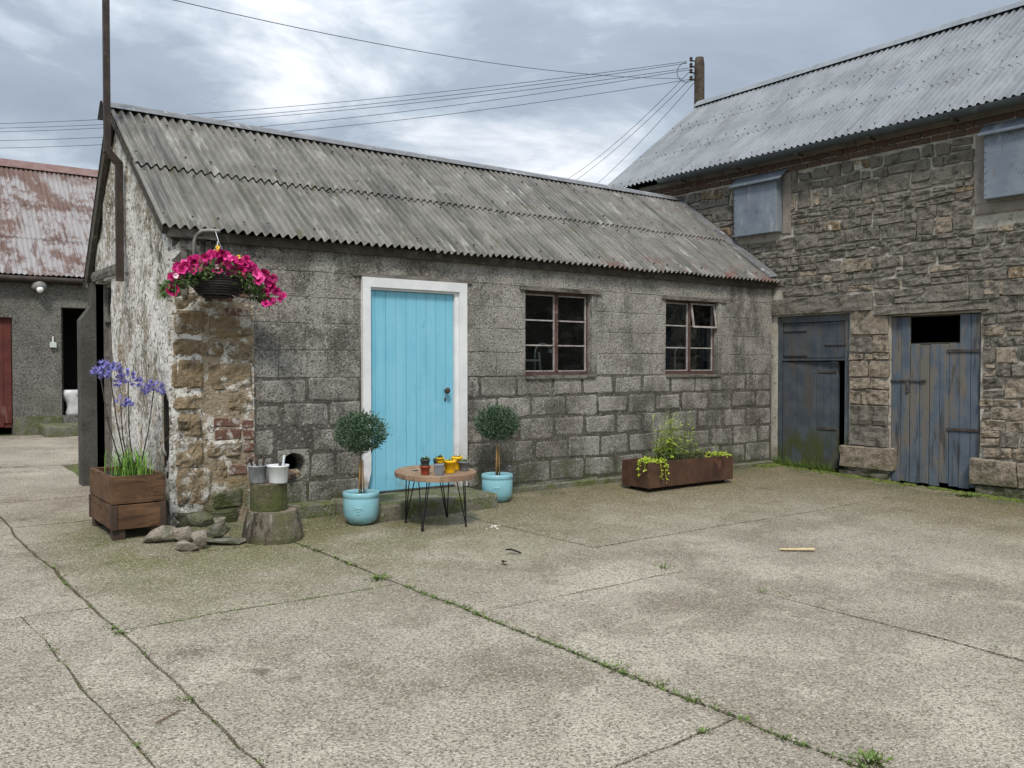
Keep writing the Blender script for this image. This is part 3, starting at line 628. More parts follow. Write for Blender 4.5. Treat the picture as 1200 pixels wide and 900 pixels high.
# gable wall: thick lime-washed rubble, surface modelled with hollows, with a doorway
def gable(y0, y1, zlo, thick=.28, step=.045):
    mb = MB(); ny = max(2, int((y1-y0)/step)); 
    top = lambda y: roofz(y) - .05
    nz = max(2, int((top(min(max(RY, y0), y1)) - zlo)/step)); idx = {}
    for s2 in (0, 1):
        for i in range(ny+1):
            y = y0+(y1-y0)*i/ny
            for j in range(nz+1):
                z = zlo + (top(y)-zlo)*j/nz
                h = 0 if s2 else .030*fbm(y*2.2, z*1.5, 7, 5) + .010*noise.noise((y*11, z*8, 2))
                if y0 < .01 and not s2 and i == 0: h = .0 + .012*noise.noise((1, z*6, 4))
                mb.v.append((thick if s2 else -.012 - h*.9, y, z))
    g = lambda s2, i, j: s2*(ny+1)*(nz+1) + i*(nz+1)+j
    for i in range(ny):
        for j in range(nz): mb.f.append((g(0,i+1,j), g(0,i,j), g(0,i,j+1), g(0,i+1,j+1))); mb.f.append((g(1,i,j), g(1,i+1,j), g(1,i+1,j+1), g(1,i,j+1)))
        mb.f.append((g(0,i,nz), g(1,i,nz), g(1,i+1,nz), g(0,i+1,nz))); mb.f.append((g(0,i,0), g(0,i+1,0), g(1,i+1,0), g(1,i,0)))
    for i in (0, ny):
        for j in range(nz): q = (g(0,i,j), g(1,i,j), g(1,i,j+1), g(0,i,j+1)); mb.f.append(q if i else q[::-1])
    return mb
gable(.003, 2.2, -.15).build('gable_wall', M['roughcast'], shed, smooth=False)
gable(2.2, 3.14, 2.40).build('gable_wall', M['roughcast'], shed)
# doorway in the gable: far jamb thickened into a buttress with a sloped head
mb = MB(); pr = [(-.165, -.1), (-.165, 1.98), (-.045, 2.15), (-.045, 2.42), (.30, 2.42), (.30, -.1)]
k = len(pr); mb.v = [(x, 3.0, z) for x, z in pr] + [(x, 3.22, z) for x, z in pr]
mb.f = [tuple(range(k)), tuple(range(2*k-1, k-1, -1))] + [(i, k+i, k+(i+1) % k, (i+1) % k) for i in range(k)]
mb.build('buttress', M['dark_render'], shed, recalc=True)
lump(MB(), Vector((0,0,0)), (Vector((0,-1,0)), Vector((0,0,1)), Vector((-1,0,0))), -3.05, -1.88, 2.42, 2.53, .2, .045, 8, 2, .008, .006, .8).build('lintel', M['grey_wood'], shed)
gd = MB().box(.13, .165, 2.26, 2.94, .12, 1.95).build('side_door', M['grey_wood'], shed)
for k in range(4): MB().bbox(.115, .13, 2.27+k*.168, 2.27+k*.168+.16, .12, 1.95, .003).build('plank', M['grey_wood'], gd)
MB().box(.08, .17, 2.20, 2.26, .05, 2.42).box(.08, .17, 2.94, 3.0, .05, 2.42).box(.079, .171, 2.26, 2.94, 1.95, 2.03).box(.079, .171, 2.26, 2.94, 2.35, 2.42).build('side_door_frame', M['grey_wood'], shed)
MB().box(.12, .125, 2.26, 2.94, 2.03, 2.35).build('pane', M['glass'], shed)
# roof of overlapping sheets
nv = Vector((0, -SL, 1)).normalized(); dn = Vector((0, -1, -SL)).normalized()
PITCH = .695/8
def slope_pt(x, y, lift=0): return Vector((x, y, roofz(y))) + nv*lift
for k in range(13):
    x = -.09 + .695*k; wd = min(.78, L+.02-x)
    if wd < .2: continue
    lo = slope_pt(x, .90, .018 + .006*(k % 2)); sheet(lo, Vector((1,0,0)), dn, nv, wd, 1.27 + R.uniform(-.012, .012), PITCH, .0215, .695*k).build('roof_sheet', M['sheet_shed'], shed, smooth=True)
    hi = slope_pt(x, RY-.02, .042 + .006*(k % 2)); sheet(hi, Vector((1,0,0)), dn, nv, wd, 1.335 + R.uniform(-.018, .018), PITCH, .0215, .695*k).build('roof_sheet', M['sheet_shed'], shed, smooth=True)
mb = MB()
for k in range(37):
    for y in (.02, .72, 1.0, 1.62):
        if R.random() < .85:
            q = slope_pt(-.04 + .239*k + R.uniform(-.01, .01), y + R.uniform(-.015, .015), .045 if y < .9 else .068); mb.lathe([(.012, -.006), (.011, .004), (0, .009)], 6, q)
mb.build('roof_screws', M['hinge_iron'], shed, kind='stuff')
nb = Vector((0, 1.34, 1)).normalized(); db = Vector((0, 1, -1.34)).normalized()
for k in range(6):
    x = -.09 + 1.47*k; sheet(Vector((x, RY+.02, RZ)) + nb*.03, Vector((1,0,0)), db, nb, min(1.47, L-x), 2.25, PITCH, .0215, 0, 2).build('roof_sheet', M['sheet_shed'], shed, smooth=True)
mb = MB()
for i, x in enumerate([-.16 + (L+.16)*q/24 for q in range(25)]):
    wv = .006*noise.noise((x*1.3, 2, 2))
    for (dy, dz) in ((-.15, -.045), (-.075, .020), (-.03, .042), (.03, .042), (.16, -.12)): mb.v.append((x, RY+dy, RZ+.035+dz+wv))
for i in range(24):
    for j in range(4): a = i*5+j; mb.f.append((a, a+1, a+6, a+5))
mb.build('ridge_cap', M['flash'], shed)
mb = MB()                               # lead flashing where the roof meets the barn
for i in range(9):
    y = -.10 + (RY+.0)*i/8; z = roofz(y)+.05
    mb.v += [(L-.19, y, z+.012), (L-.10, y, z+.03), (L-.012, y, z+.055)]
for i in range(8):
    for j in range(2): a = i*3+j; mb.f.append((a, a+1, a+4, a+3))
mb.build('flashing', M['flash'], shed)
# verge boards and eaves timbers
def bar(p, q, wd, ht, up=Vector((0,0,1))):
    p, q = Vector(p), Vector(q); d = (q-p).normalized(); a = d.cross(up).normalized(); u = a.cross(d); mb = MB()
    mb.add([p-a*wd/2-u*ht/2, p+a*wd/2-u*ht/2, p+a*wd/2+u*ht/2, p-a*wd/2+u*ht/2, q-a*wd/2-u*ht/2, q+a*wd/2-u*ht/2, q+a*wd/2+u*ht/2, q-a*wd/2+u*ht/2],
           [(0,3,2,1),(4,5,6,7),(0,1,5,4),(1,2,6,5),(2,3,7,6),(3,0,4,7)]); return mb
bar((-.055, RY, RZ-.02), (-.055, 3.16, roofz(3.16)-.02), .05, .15).build('verge_board', M['dark_wood'], shed)
bar((-.055, -.08, roofz(-.08)-.05), (-.055, RY, RZ-.05), .05, .07).build('verge_board', M['dark_wood'], shed)
MB().box(.02, L-.02, -.055, -.012, 2.585, 2.675).build('eaves_board', M['dark_wood'], shed)
MB().box(-.03, .40, -.07, .0, 2.60, 2.685).build('wall_plate', M['grey_wood'], shed)
MB().bbox(.31, .36, -.055, -.004, 2.04, 2.60, .004).build('timber_post', M['dark_wood'], shed)
MB().bbox(.10, .15, -.03, -.003, 2.08, 2.58, .004).build('timber_post', M['grey_wood'], shed)
# flue on the gable
MB().box(-.125, -.058, 1.397, 1.463, 2.31, 3.52).build('flue_pipe', M['iron'], shed)
bar((-.09, 1.43, 3.50), (-.20, 1.43, 3.62), .062, .07, Vector((0,1,0))).build('flue_elbow', M['iron'], shed)
MB().box(-.230, -.170, 1.402, 1.458, 3.60, 6.3).build('flue_pipe', M['iron'], shed)
MB().box(-.237, -.163, 1.394, 1.466, 3.60, 3.66).build('flue_collar', M['iron'], shed)
# blue front door
df = MB(); 
df.box(DOOR[0], DOOR[1], -.035, .06, DOOR[3]-.10, DOOR[3])
df.box(DOOR[1]-.10, DOOR[1], -.034, .06, .10, DOOR[3]-.10)
df.add([(1.91,-.034,.10),(1.945,-.034,.10),(2.0,-.034,.36),(2.0,-.034,2.26),(1.91,-.034,2.26),(1.91,.06,.10),(1.945,.06,.10),(2.0,.06,.36),(2.0,.06,2.26),(1.91,.06,2.26)],
       [(0,1,2,3,4),(9,8,7,6,5),(0,5,6,1),(1,6,7,2),(2,7,8,3),(3,8,9,4),(4,9,5,0)])
df.box(3.055, 3.10, .0, .061, .10, 2.26).box(2.0, 3.055, .0, .061, 2.235, 2.26)
df.build('door_frame', M['white_paint'], shed)
door = MB().box(2.005, 3.05, .052, .08, .12, 2.232).build('door', M['blue_paint'], shed)
for k in range(9):
    a = 2.005 + 1.045*(k*.1225-.045)/1.03 if k else 2.005; b = 2.005 + 1.045*((k+1)*.1225-.045)/1.03 if k < 8 else 3.05
    MB().bbox(a+.0015, b-.0015, .030, .052, .12, 2.232, .0035).build('plank', M['blue_paint'], door)
mb = MB(); mb.lathe([(.012, 0), (.012, .03), (.03, .04), (.034, .055), (.026, .07), (.0, .075)], 14); mb.v = [(2.945+v[0], .03-v[2], 1.17+v[1]) for v in mb.v]
mb.build('knob', M['iron'], door, smooth=True); MB().box(2.935, 2.955, .026, .03, 1.05, 1.09).build('keyhole_plate', M['iron'], door)
lump(MB(), Vector((0,0,0)), FRONT, 1.80, 3.28, 2.362, 2.405, .1, .02, 10, 1, .004, .006, .8).build('lintel', M['grey_wood'], shed)
MB().box(2.0, 3.06, .0, .1, .085, .118).build('threshold', M['dark_wood'], shed)
# the windows: steel frames of six panes
def window(x0, x1, z0, z1, tilt_pane):
    y = .075; wf = MB().box(x0, x0+.03, y, y+.045, z0, z1).box(x1-.03, x1, y, y+.045, z0, z1).box(x0+.03, x1-.03, y, y+.045, z1-.03, z1).box(x0+.03, x1-.03, y, y+.045, z0, z0+.045)
    win = wf.build('window', M['window_red'], shed); xm = (x0+x1)/2
    MB().bbox(xm-.024, xm+.024, y-.012, y+.04, z0+.045, z1-.03, .003).build('mullion', M['window_red'], win)
    zs = [z0+.045, z0+.045+(z1-z0-.075)*.34, z0+.045+(z1-z0-.075)*.665, z1-.03]
    for c in range(2):
        a, b = (x0+.03, xm-.024) if c == 0 else (xm+.024, x1-.03)
        for r in range(3):
            if r == 2 and c == 1 and tilt_pane: continue
            MB().box(a+.004, b-.004, y+.018, y+.022, zs[r]+.004, zs[r+1]-.004).build('pane', M['glass'], win)
        for r in (1, 2): MB().box(a, b, y+.004, y+.03, zs[r]-.008, zs[r]+.008).build('glazing_bar', M['putty'], win)
        MB().box(a, a+.009, y+.002, y+.028, zs[0], zs[3]).build('putty_line', M['putty'], win)
        MB().box(b-.011, b, y+.001, y+.028, zs[0], zs[3]).build('putty_line', M['putty'], win)
        MB().box(a+.012, b-.014, y+.002, y+.027, zs[0], zs[0]+.012).build('putty_line', M['putty'], win)
        MB().box(a+.012, b-.014, y+.002, y+.027, zs[3]-.014, zs[3]).build('putty_line', M['putty'], win)
    if tilt_pane:                       # top-hung vent standing slightly open
        a, b = xm+.02, x1-.012; sh = -.05
        def q(x, z, t): return Vector((x, y-.02 + sh*(zs[3]-z)/(zs[3]-zs[2]) + t, z))
        f = MB()
        for (xa, xb, za, zb) in ((a, a+.022, zs[2]-.02, zs[3]+.01), (b-.022, b, zs[2]-.02, zs[3]+.01), (a+.022, b-.022, zs[2]-.02, zs[2]+.004), (a+.022, b-.022, zs[3]-.012, zs[3]+.01)):
            f.add([q(xa,za,0), q(xb,za,0), q(xb,zb,0), q(xa,zb,0), q(xa,za,.02), q(xb,za,.02), q(xb,zb,.02), q(xa,zb,.02)], [(0,1,2,3),(7,6,5,4),(0,4,5,1),(1,5,6,2),(2,6,7,3),(3,7,4,0)])
        v = f.build('vent_sash', M['putty'], win)
        MB().add([q(a+.022,zs[2]+.004,.01), q(b-.022,zs[2]+.004,.01), q(b-.022,zs[3]-.012,.01), q(a+.022,zs[3]-.012,.01)], [(0,1,2,3)]) 
        g = MB(); g.add([q(a+.022,zs[2]+.004,.01), q(b-.022,zs[2]+.004,.01), q(b-.022,zs[3]-.012,.01), q(a+.022,zs[3]-.012,.01)], [(0,1,2,3)]); g.build('pane', M['glass'], v)
    MB().box(x1, x1+.075, -.004, .12, z0, z1-.0).build('window_jamb', M['mortar'], shed)
    lump(MB(), Vector((0,0,0)), FRONT, x0-.10, x1+.16, z1+.004, z1+.055, .1, .028, 8, 1, .005, .006, .8).build('lintel', M['grey_wood'], shed)
    lump(MB(), Vector((0,0,0)), FRONT, x0-.02, x1+.07, z0-.04, z0+.0, .1, .025, 8, 1, .004, .004, .8).build('window_sill', M['grey_wood'], shed)
window(4.06, 5.09, 1.33, 2.33, False); window(6.44, 7.48, 1.33, 2.33, True)
# step and mossy footing along the wall
lump(MB(), Vector((0,-.02,0)), (Vector((1,0,0)), Vector((0,-1,0)), Vector((0,0,1))), 1.55, 3.12, .0, .72, .09, .105, 12, 6, .016, .02, .75).build('door_step', M['ledge'], shed)
lump(MB(), Vector((0,-.02,0)), (Vector((1,0,0)), Vector((0,-1,0)), Vector((0,0,1))), .80, 1.52, .0, .15, .09, .10, 8, 3, .016, .015, .75).build('footing', M['ledge'], shed)
lump(MB(), Vector((0,-.02,0)), (Vector((1,0,0)), Vector((0,-1,0)), Vector((0,0,1))), 3.16, L-.05, .0, .09, .09, .035, 30, 2, .014, .015, .7).build('footing', M['ledge'], shed)
# grey pipe that turns out from the eaves; the flower basket hangs from it
mb = MB(); mb.tube([(.39, -.20, 2.665), (.33, -.16, 2.67), (.26, -.115, 2.668), (.218, -.075, 2.635), (.205, -.05, 2.58), (.205, -.045, 2.30)], .017, 8)
mb.build('pipe', M['conduit'], shed, smooth=True)

# ------------------------------------------------------------------ the stone barn
barn = thing('barn', (BX, -1.0, 0), 'two-storey rubble stone barn with a galvanised roof and worn blue plank doors', 'barn')
BO = Vector((BX, 0, 0))
# in BARN axes u = -Y
DL = (.06, 1.25, -.12, 2.17); DR = (1.85, 3.02, -.14, 2.10); H1 = (-.64, .14, 3.42, 4.20); H2 = (3.10, 3.98, 3.44, 4.22)
wall(MB(), BO + Vector((.02,0,0)), BARN, [-3.4, 9.0], [-.4, 4.52], [DL, DR, H1, H2], .5).build('wall', M['barn_mortar'], barn)
MB().box(BX+.52, 13.4, 3.2, 3.4, -.3, 4.5).build('end_wall', M['render'], barn)
MB().box(BX+.52, 13.4, -9.0, -8.8, -.3, 4.5).build('end_wall', M['render'], barn)
MB().box(13.2, 13.4, -8.8, 3.2, -.3, 4.5).build('back_wall', M['render'], barn)
for y in (3.2, -9.0):
    mb = MB(); mb.add([(BX+.02, y, 4.5), (13.4, y, 4.5), (11.14, y, 6.45), (BX+.02, y+.2, 4.5), (13.4, y+.2, 4.5), (11.14, y+.2, 6.45)], [(0,1,2),(5,4,3),(0,2,5,3),(1,4,5,2),(0,3,4,1)])
    mb.build('gable_wall', M['render'], barn)
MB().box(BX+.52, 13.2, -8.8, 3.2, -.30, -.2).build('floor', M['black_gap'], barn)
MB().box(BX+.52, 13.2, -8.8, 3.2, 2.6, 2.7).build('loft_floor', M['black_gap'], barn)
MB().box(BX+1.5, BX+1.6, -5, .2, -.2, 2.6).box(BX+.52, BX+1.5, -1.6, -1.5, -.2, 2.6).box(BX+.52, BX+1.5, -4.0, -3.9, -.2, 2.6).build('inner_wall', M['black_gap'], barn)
# stones
stones = []
holesB = [DL, DR, (H1[0]-.06, H1[1]+.16, H1[2]-.06, H1[3]+.3), (H2[0]-.18, H2[1]+.2, H2[2]-.15, H2[3]+.3)]
def add_stone(u0, u1, v0, v1, m=None, pr=None):
    zc = (v0+v1)/2; y = -(u0+u1)/2
    if y > -.02 and zc < 2.62 + max(0, y)*SL and y < 1.9: return      # behind the shed
    if m is None:
        pb = min(.92, max(.10, (2.3-zc)/1.9 + .08)); q = R.random()
        m = 'stone_buff' if q < pb*.8 else ('stone_ochre' if q > .965 else 'stone_dark')
    stones.append((u0, u1, v0, v1, m, pr))
def coursed(u0, u1, v0, v1, hs, lmin, lmax, holes=()):
    v = v0; i = 0
    while v < v1 - .03:
        h = hs[i % len(hs)]*R.uniform(.88, 1.15) if not isinstance(hs, tuple) else hs[i]; i += 1
        if v+h > v1-.05: h = v1-v
        a = u0 + R.uniform(-.02, .02) if u0 > -3 else u0; first = True
        while a < u1-.03:
            ln = min(R.uniform(lmin, lmax)*(1 if h > .09 else 1.15), max(.12, h*R.uniform(1.2, 4.2)))
            if first: ln *= R.uniform(.4, 1)
            first = False; b = a+ln
            if u1-b < .12: b = u1
            vv0, vv1 = v + noise.noise((a*1.3, v*3, 4))*.03, v+h + noise.noise((a*1.3, (v+h)*3, 4))*.03
            aa, bb, ok = a, b, True
            for H in holes:
                if vv1 > H[2]+.02 and vv0 < H[3]-.02 and bb > H[0] and aa < H[1]:
                    if aa < H[0]-.07: bb = H[0]
                    elif bb > H[1]+.07: aa = H[1]
                    else: ok = False
            if ok and bb-aa > .05:
                g = R.uniform(.004, .012)
                if h > .15 and bb-aa > .16 and R.random() < .22:
                    c = vv0 + (vv1-vv0)*R.uniform(.38, .62); add_stone(aa+g, bb-g, vv0+g, c-g*.8)
                    if bb-aa > .3 and R.random() < .5:
                        d = aa+(bb-aa)*R.uniform(.35, .65); add_stone(aa+g, d-g, c+g*.8, vv1-g); add_stone(d+g, bb-g, c+g*.8, vv1-g)
                    else: add_stone(aa+g, bb-g, c+g*.8, vv1-g)
                else: add_stone(aa+g, bb-g, vv0+g, vv1-g)
            a = b
        v += h
hsU = [.17, .11, .20, .14, .10, .19, .13, .16, .085, .21, .12]
coursed(-2.75, 4.7, 2.46, 4.26, hsU, .14, .52, holesB)
coursed(3.04, 4.7, .31, 2.46, [.15, .20, .11, .17, .13, .22], .16, .5, [])
coursed(1.66, 4.7, 2.25, 2.46, [.2], .2, .6, [(1.86-.1, 3.1, 2.0, 2.25)])
coursed(4.7, 8.9, -.1, 4.26, hsU, .16, .52)
# jamb between the doors: big dressed blocks
for (v0, v1, n) in ((.345, .61, 1), (.615, .90, 1), (.905, 1.115, 2), (1.12, 1.275, 2), (1.28, 1.51, 2), (1.515, 1.615, 2), (1.62, 1.85, 2), (1.855, 2.20, 1)):
    cu = [1.265, 1.84] if n == 1 else [1.265, 1.265+.575*R.uniform(.35, .6), 1.84]
    for i in range(n): add_stone(cu[i]+.008, cu[i+1]-.008, v0+.006, v1-.006, R.choice(['stone_buff', 'stone_buff', 'stone_buff', 'stone_dark']), .03)
add_stone(1.15, 1.925, .03, .335, 'stone_buff', .06); add_stone(2.92, 3.47, .0, .295, 'stone_buff', .06); add_stone(3.49, 3.9, .0, .28, 'stone_buff', .04); add_stone(3.92, 4.6, -.05, .29, 'stone_buff', .04)
add_stone(1.12, 1.85, -.16, .015, 'stone_dark', .03); add_stone(2.97, 3.6, -.22, -.012, 'stone_dark', .03); add_stone(3.62, 4.6, -.25, -.06, 'stone_dark', .03)
add_stone(-.03, 1.60, 2.185, 2.435, 'stone_dark', .05); add_stone(1.62, 3.12, 2.115, 2.235, 'stone_dark', .045)
camd = lambda s: (Vector((BX, -(s[0]+s[1])/2, (s[2]+s[3])/2)) - CAM).length
def shows(s):
    y = -(s[0]+s[1])/2; z = (s[2]+s[3])/2
    hid = y > -.02 and z < 2.72 + max(0, min(y, 1.9)+.1)*.42
    return -1 if (hid or y < -3.75) else (s[1]-s[0])*(s[3]-s[2])/camd(s)**2
stones.sort(key=lambda s: -shows(s)); rest = MB()
for i, (u0, u1, v0, v1, m, pr) in enumerate(stones):
    mb = MB() if i < 299 else rest
    p = pr if pr else R.uniform(.004, .024)
    lump(mb, BO + Vector((.02,0,0)), BARN, u0, u1, v0, v1, .03, p + .014, min(12, max(6, int((u1-u0)/.035))), 6 if v1-v0 > .12 else 5, .026, min(.018, .15*(v1-v0)), .55, None, .010, .010)
    if i < 299: mb.build('stone', M[m], barn)
if rest.v: rest.build('small_stones', M['stone_dark'], barn, kind='stuff')
# brick band under the eaves
u = -2.8; bricks = []
while u < 6.6:
    for r, z in enumerate((4.29, 4.375)):
        uu = u + .11*r; lump(MB(), BO + Vector((.02,0,0)), BARN, uu+.005, uu+.215, z, z+.072, .03, R.uniform(.012, .032), 4, 3, .006, .004, .7, None, .008, .004).build('brick', M['brick_dim'], barn)
    u += .225
lump(MB(), BO + Vector((.02,0,0)), BARN, -2.8, 9, 4.45, 4.53, .03, .05, 20, 1, .01, .005, .8).build('wall_head', M['plaster'], barn)
# pink render round the two openings upstairs
for (a, b, c, d) in ((.15, .30, 3.38, 4.27), (2.93, 3.09, 3.40, 4.26), (-.72, -.645, 3.40, 4.27), (2.93, 4.2, 3.29, 3.41)):
    lump(MB(), BO + Vector((.02,0,0)), BARN, a, b, c, d, .03, .022, 4, 8, .012, .012, .7).build('plaster_patch', M['plaster'], barn)
# roof
EV = Vector((BX-.22, 0, 4.545)); RG = Vector((11.14, 0, 6.56)); sd_ = (RG-EV); SLN = sd_.length; dn2 = (EV-RG).normalized(); nb2 = Vector((-sd_.z, 0, sd_.x)).normalized()
for k in range(18):
    y = 3.55 - .70*k
    for r in range(3):
        t0 = SLN/3*r; ln = SLN/3 + (.10 if r < 2 else .0) + R.uniform(-.012, .012)
        sheet(RG + Vector((0, y, 0)) + dn2*t0 + nb2*(.03-.004*r + .003*(k % 2)), Vector((0,-1,0)), dn2, nb2, .76, ln, .10, .020, .70*k, 3, .002, .0015).build('roof_sheet', M['sheet_barn'], barn, smooth=True)
mb = MB()
for k in range(48):
    for t in (.04, .30, .37, .63, .70, .96):
        if R.random() < .8:
            q = RG + dn2*(SLN*t) + Vector((0, 3.5-.2*k+R.uniform(-.02, .02), 0)) + nb2*.048; mb.lathe([(.010, -.006), (.009, .004), (0, .008)], 6, q)
mb.build('roof_screws', M['hinge_iron'], barn, kind='stuff')
for k in range(5):
    sheet(RG + Vector((0, 3.55-2.5*k, .02)), Vector((0,-1,0)), Vector((sd_.x, 0, -sd_.z)).normalized(), Vector((sd_.z, 0, sd_.x)).normalized(), 2.5, SLN, .10, .020, 0, 2).build('roof_sheet', M['sheet_barn'], barn, smooth=True)
mb = MB()
for i in range(40):
    y = 3.58 - 12.6*i/39; wv = .008*noise.noise((y, 3, 1))
    for (dx, dz) in ((-.17, -.075), (-.05, .045), (0, .07), (.05, .045), (.17, -.075)): mb.v.append((RG.x+dx, y, RG.z+.04+dz+wv))
for i in range(39):
    for j in range(4): a = i*5+j; mb.f.append((a, a+5, a+6, a+1))
mb.build('ridge_cap', M['sheet_barn'], barn)
bar((EV.x+.03, 3.50, EV.z-.05), (RG.x, 3.50, RG.z-.05), .05, .12).build('verge_board', M['dark_wood'], barn)
mb = MB()                               # half-round gutter
for i in range(30):
    y = 2.1 - 11.1*i/29
    for j in range(7): t = pi + pi*j/6; mb.v.append((BX-.235+.075*cos(t), y, 4.535-.004*(2.1-y)*0+.085*sin(t)))
for i in range(29):
    for j in range(6): a = i*7+j; mb.f.append((a, a+1, a+8, a+7))
mb.f.append(tuple(range(7))); mb.build('gutter', M['gutter'], barn, smooth=True)
for y in (1.6, .5, -.6, -1.7, -2.8, -3.9): MB().box(BX-.33, BX-.14, y-.012, y+.012, 4.43, 4.45).build('gutter_bracket', M['iron'], barn)
# metal-clad hatches
def hatch(a, b, c, d):
    h = MB().bbox(BX-.13, BX+.1, -b, -a, c, d, .006).build('hatch', M['shutter'], barn)
    mb = MB(); y0, y1 = -b-.10, -a+.05
    mb.add([(BX+.0, y0, d+.14), (BX+.0, y1, d+.14), (BX-.20, y1, d-.01), (BX-.20, y0, d-.01), (BX+.0, y0, d+.125), (BX+.0, y1, d+.125), (BX-.195, y1, d-.03), (BX-.195, y0, d-.03)],
           [(0,1,2,3),(7,6,5,4),(3,2,6,7),(0,3,7,4),(1,5,6,2)])
    mb.build('hood', M['shutter'], h, recalc=True)
    nl = MB()
    for k in range(9):
        for yy in (-b+.018, -a-.02):
            nl.lathe([(.007, 0), (.006, .004), (0, .006)], 6, (0, 0, 0))
            q0 = len(nl.v) - 18; nl.v[q0:] = [(BX-.131-v[2], yy+v[0], c+.05+(d-c-.1)*k/8+v[1]) for v in nl.v[q0:]]
    nl.build('nails', M['hinge_iron'], h, kind='stuff')
    MB().box(BX-.138, BX-.131, -b+.005, -b+.03, c+.005, d-.01).build('edge_strip', M['shutter'], h)
hatch(*H1); hatch(*H2)
# left door: fixed top leaf, lower leaf standing ajar
dl = MB().box(BX+.04, BX+.12, -.14, -.062, -.06, 2.165).box(BX+.04, BX+.12, -1.248, -1.17, -.06, 2.165).box(BX+.041, BX+.119, -1.17, -.14, 2.075, 2.164).build('door_frame', M['barn_blue_dark'], barn)
tl = MB().box(BX+.085, BX+.11, -1.165, -.145, 1.55, 2.072).build('top_leaf', M['barn_blue_dark'], barn)
for k in range(8):
    a = -.147 - .1275*k; MB().bbox(BX+.06, BX+.085, a-.124, a, 1.55 + R.uniform(0, .006), 2.07, .004, .001).build('plank', M['barn_blue_dark'], tl)
for z in (1.62, 1.98): MB().bbox(BX+.042, BX+.06, -.55, -.16, z-.035, z+.035, .003).build('rail', M['barn_blue_dark'], tl)
def strap(parent, y0, y1, z, x, hgt=.03):
    MB().bbox(x-.012, x, y0, y1, z-hgt/2, z+hgt/2, .003).build('strap_hinge', M['hinge_iron'], parent)
    mb = MB(); mb.tube([(x-.014, y0+.012, z-.035), (x-.014, y0+.012, z+.035)], .012, 6); mb.build('hinge_pin', M['hinge_iron'], parent)
strap(tl, -1.20, -.84, 1.745, BX+.058)
MB().bbox(BX+.03, BX+.058, -1.165, -.145, 1.515, 1.545, .003).build('rail', M['barn_blue_dark'], barn)
ll = thing('lower_leaf', (BX+.05, -.15, 0), None, None); ll.parent = barn; ll.location = Vector((BX+.05, -.15, 0)) - WL[barn.name]
def loc_part(mb, name, m, par):         # geometry in the leaf's own axes
    o = mb.build(name, m, None, origin=(0,0,0)); o.parent = par; o.location = (0,0,0); return o
lb = loc_part(MB().box(.02, .045, -.88, 0, -.01, 1.50), 'leaf_back', M['barn_blue_dark'], ll)
for k in range(8):
    loc_part(MB().bbox(-.008, .018, -.110*k-.107, -.110*k, -.02 + R.uniform(-.03, .03), 1.50 + R.uniform(-.01, .005), .004, .002), 'plank', M['barn_blue_dark'], ll)
for z in (1.365, .55): loc_part(MB().bbox(-.02, -.008, -.87, -.58, z-.022, z+.022, .003), 'strap_hinge', M['hinge_iron'], ll)
ll.rotation_euler = (0, 0, radians(3.0))
# right door: nine uneven planks round a square opening
dr = MB().box(BX+.075, BX+.10, -3.0, -1.86, .0, 1.70).build('door', M['barn_blue'], barn)
yv = [-1.85, -1.985, -2.108, -2.24, -2.37, -2.50, -2.62, -2.75, -2.885, -3.005]
for k in range(9):
    top = 2.085 if k in (0, 1, 7, 8) else 1.715 + R.uniform(-.012, .012)
    MB().bbox(BX+.045, BX+.075, yv[k+1]+.004, yv[k]-.004, -.07 + R.uniform(-.03, .03), top, .004, .0035).build('plank', M['barn_blue'], dr)
strap(dr, -3.03, -2.60, 1.63, BX+.043, .04); strap(dr, -3.03, -2.60, .645, BX+.043, .04)
MB().bbox(BX+.025, BX+.043, -2.33, -1.80, 1.235, 1.262, .003).build('bolt', M['hinge_iron'], dr)
MB().bbox(BX+.025, BX+.044, -2.105, -2.065, 1.09, 1.235, .004).build('hasp', M['hinge_iron'], dr)
MB().bbox(BX+.10, BX+.14, -3.01, -1.86, 1.66, 1.74, .004).build('rail', M['dark_wood'], dr)

# ------------------------------------------------------------------ the rendered outbuilding behind on the left
ob = thing('outbuilding', (-1.5, 10.2, .18), 'grey pebbledashed outbuilding with a flaking red corrugated roof, behind the shed', 'outbuilding')
OY = 10.2; RD = (-1.05, .045, .14, 2.325); OD = (.855, 1.95, .50, 2.545)
wall(MB(), Vector((0,OY,0)), FRONT, [-7, 7], [-.2, 3.05], [RD, OD], .35).build('wall', M['render'], ob)
MB().box(-7, 7, 14.6, 14.9, -.2, 3.05).build('back_wall', M['render'], ob)
for x in (-7, 6.7):
    mb = MB(); mb.add([(x, OY+.35, -.2), (x, 14.6, -.2), (x, 14.6, 3.0), (x, 12.7, 5.5), (x, OY+.35, 3.0)] + [(x+.3, OY+.35, -.2), (x+.3, 14.6, -.2), (x+.3, 14.6, 3.0), (x+.3, 12.7, 5.5), (x+.3, OY+.35, 3.0)],
        [(0,1,2,3,4),(9,8,7,6,5),(0,5,6,1),(1,6,7,2),(2,7,8,3),(3,8,9,4),(4,9,5,0)]); mb.build('gable_wall', M['render'], ob)
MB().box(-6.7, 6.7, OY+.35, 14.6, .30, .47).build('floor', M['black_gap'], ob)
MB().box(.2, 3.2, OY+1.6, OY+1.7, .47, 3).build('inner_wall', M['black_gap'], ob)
MB().box(.06, .852, OY-.03, OY+.0, -.1, .50).build('plinth', M['ledge'], ob)
oE, oR = Vector((0, OY-.14, 3.11)), Vector((0, 12.7, 5.62)); oD = (oE-oR).normalized(); oN = Vector((0, -(oR.z-oE.z), oR.y-oE.y)).normalized(); oL = (oE-oR).length
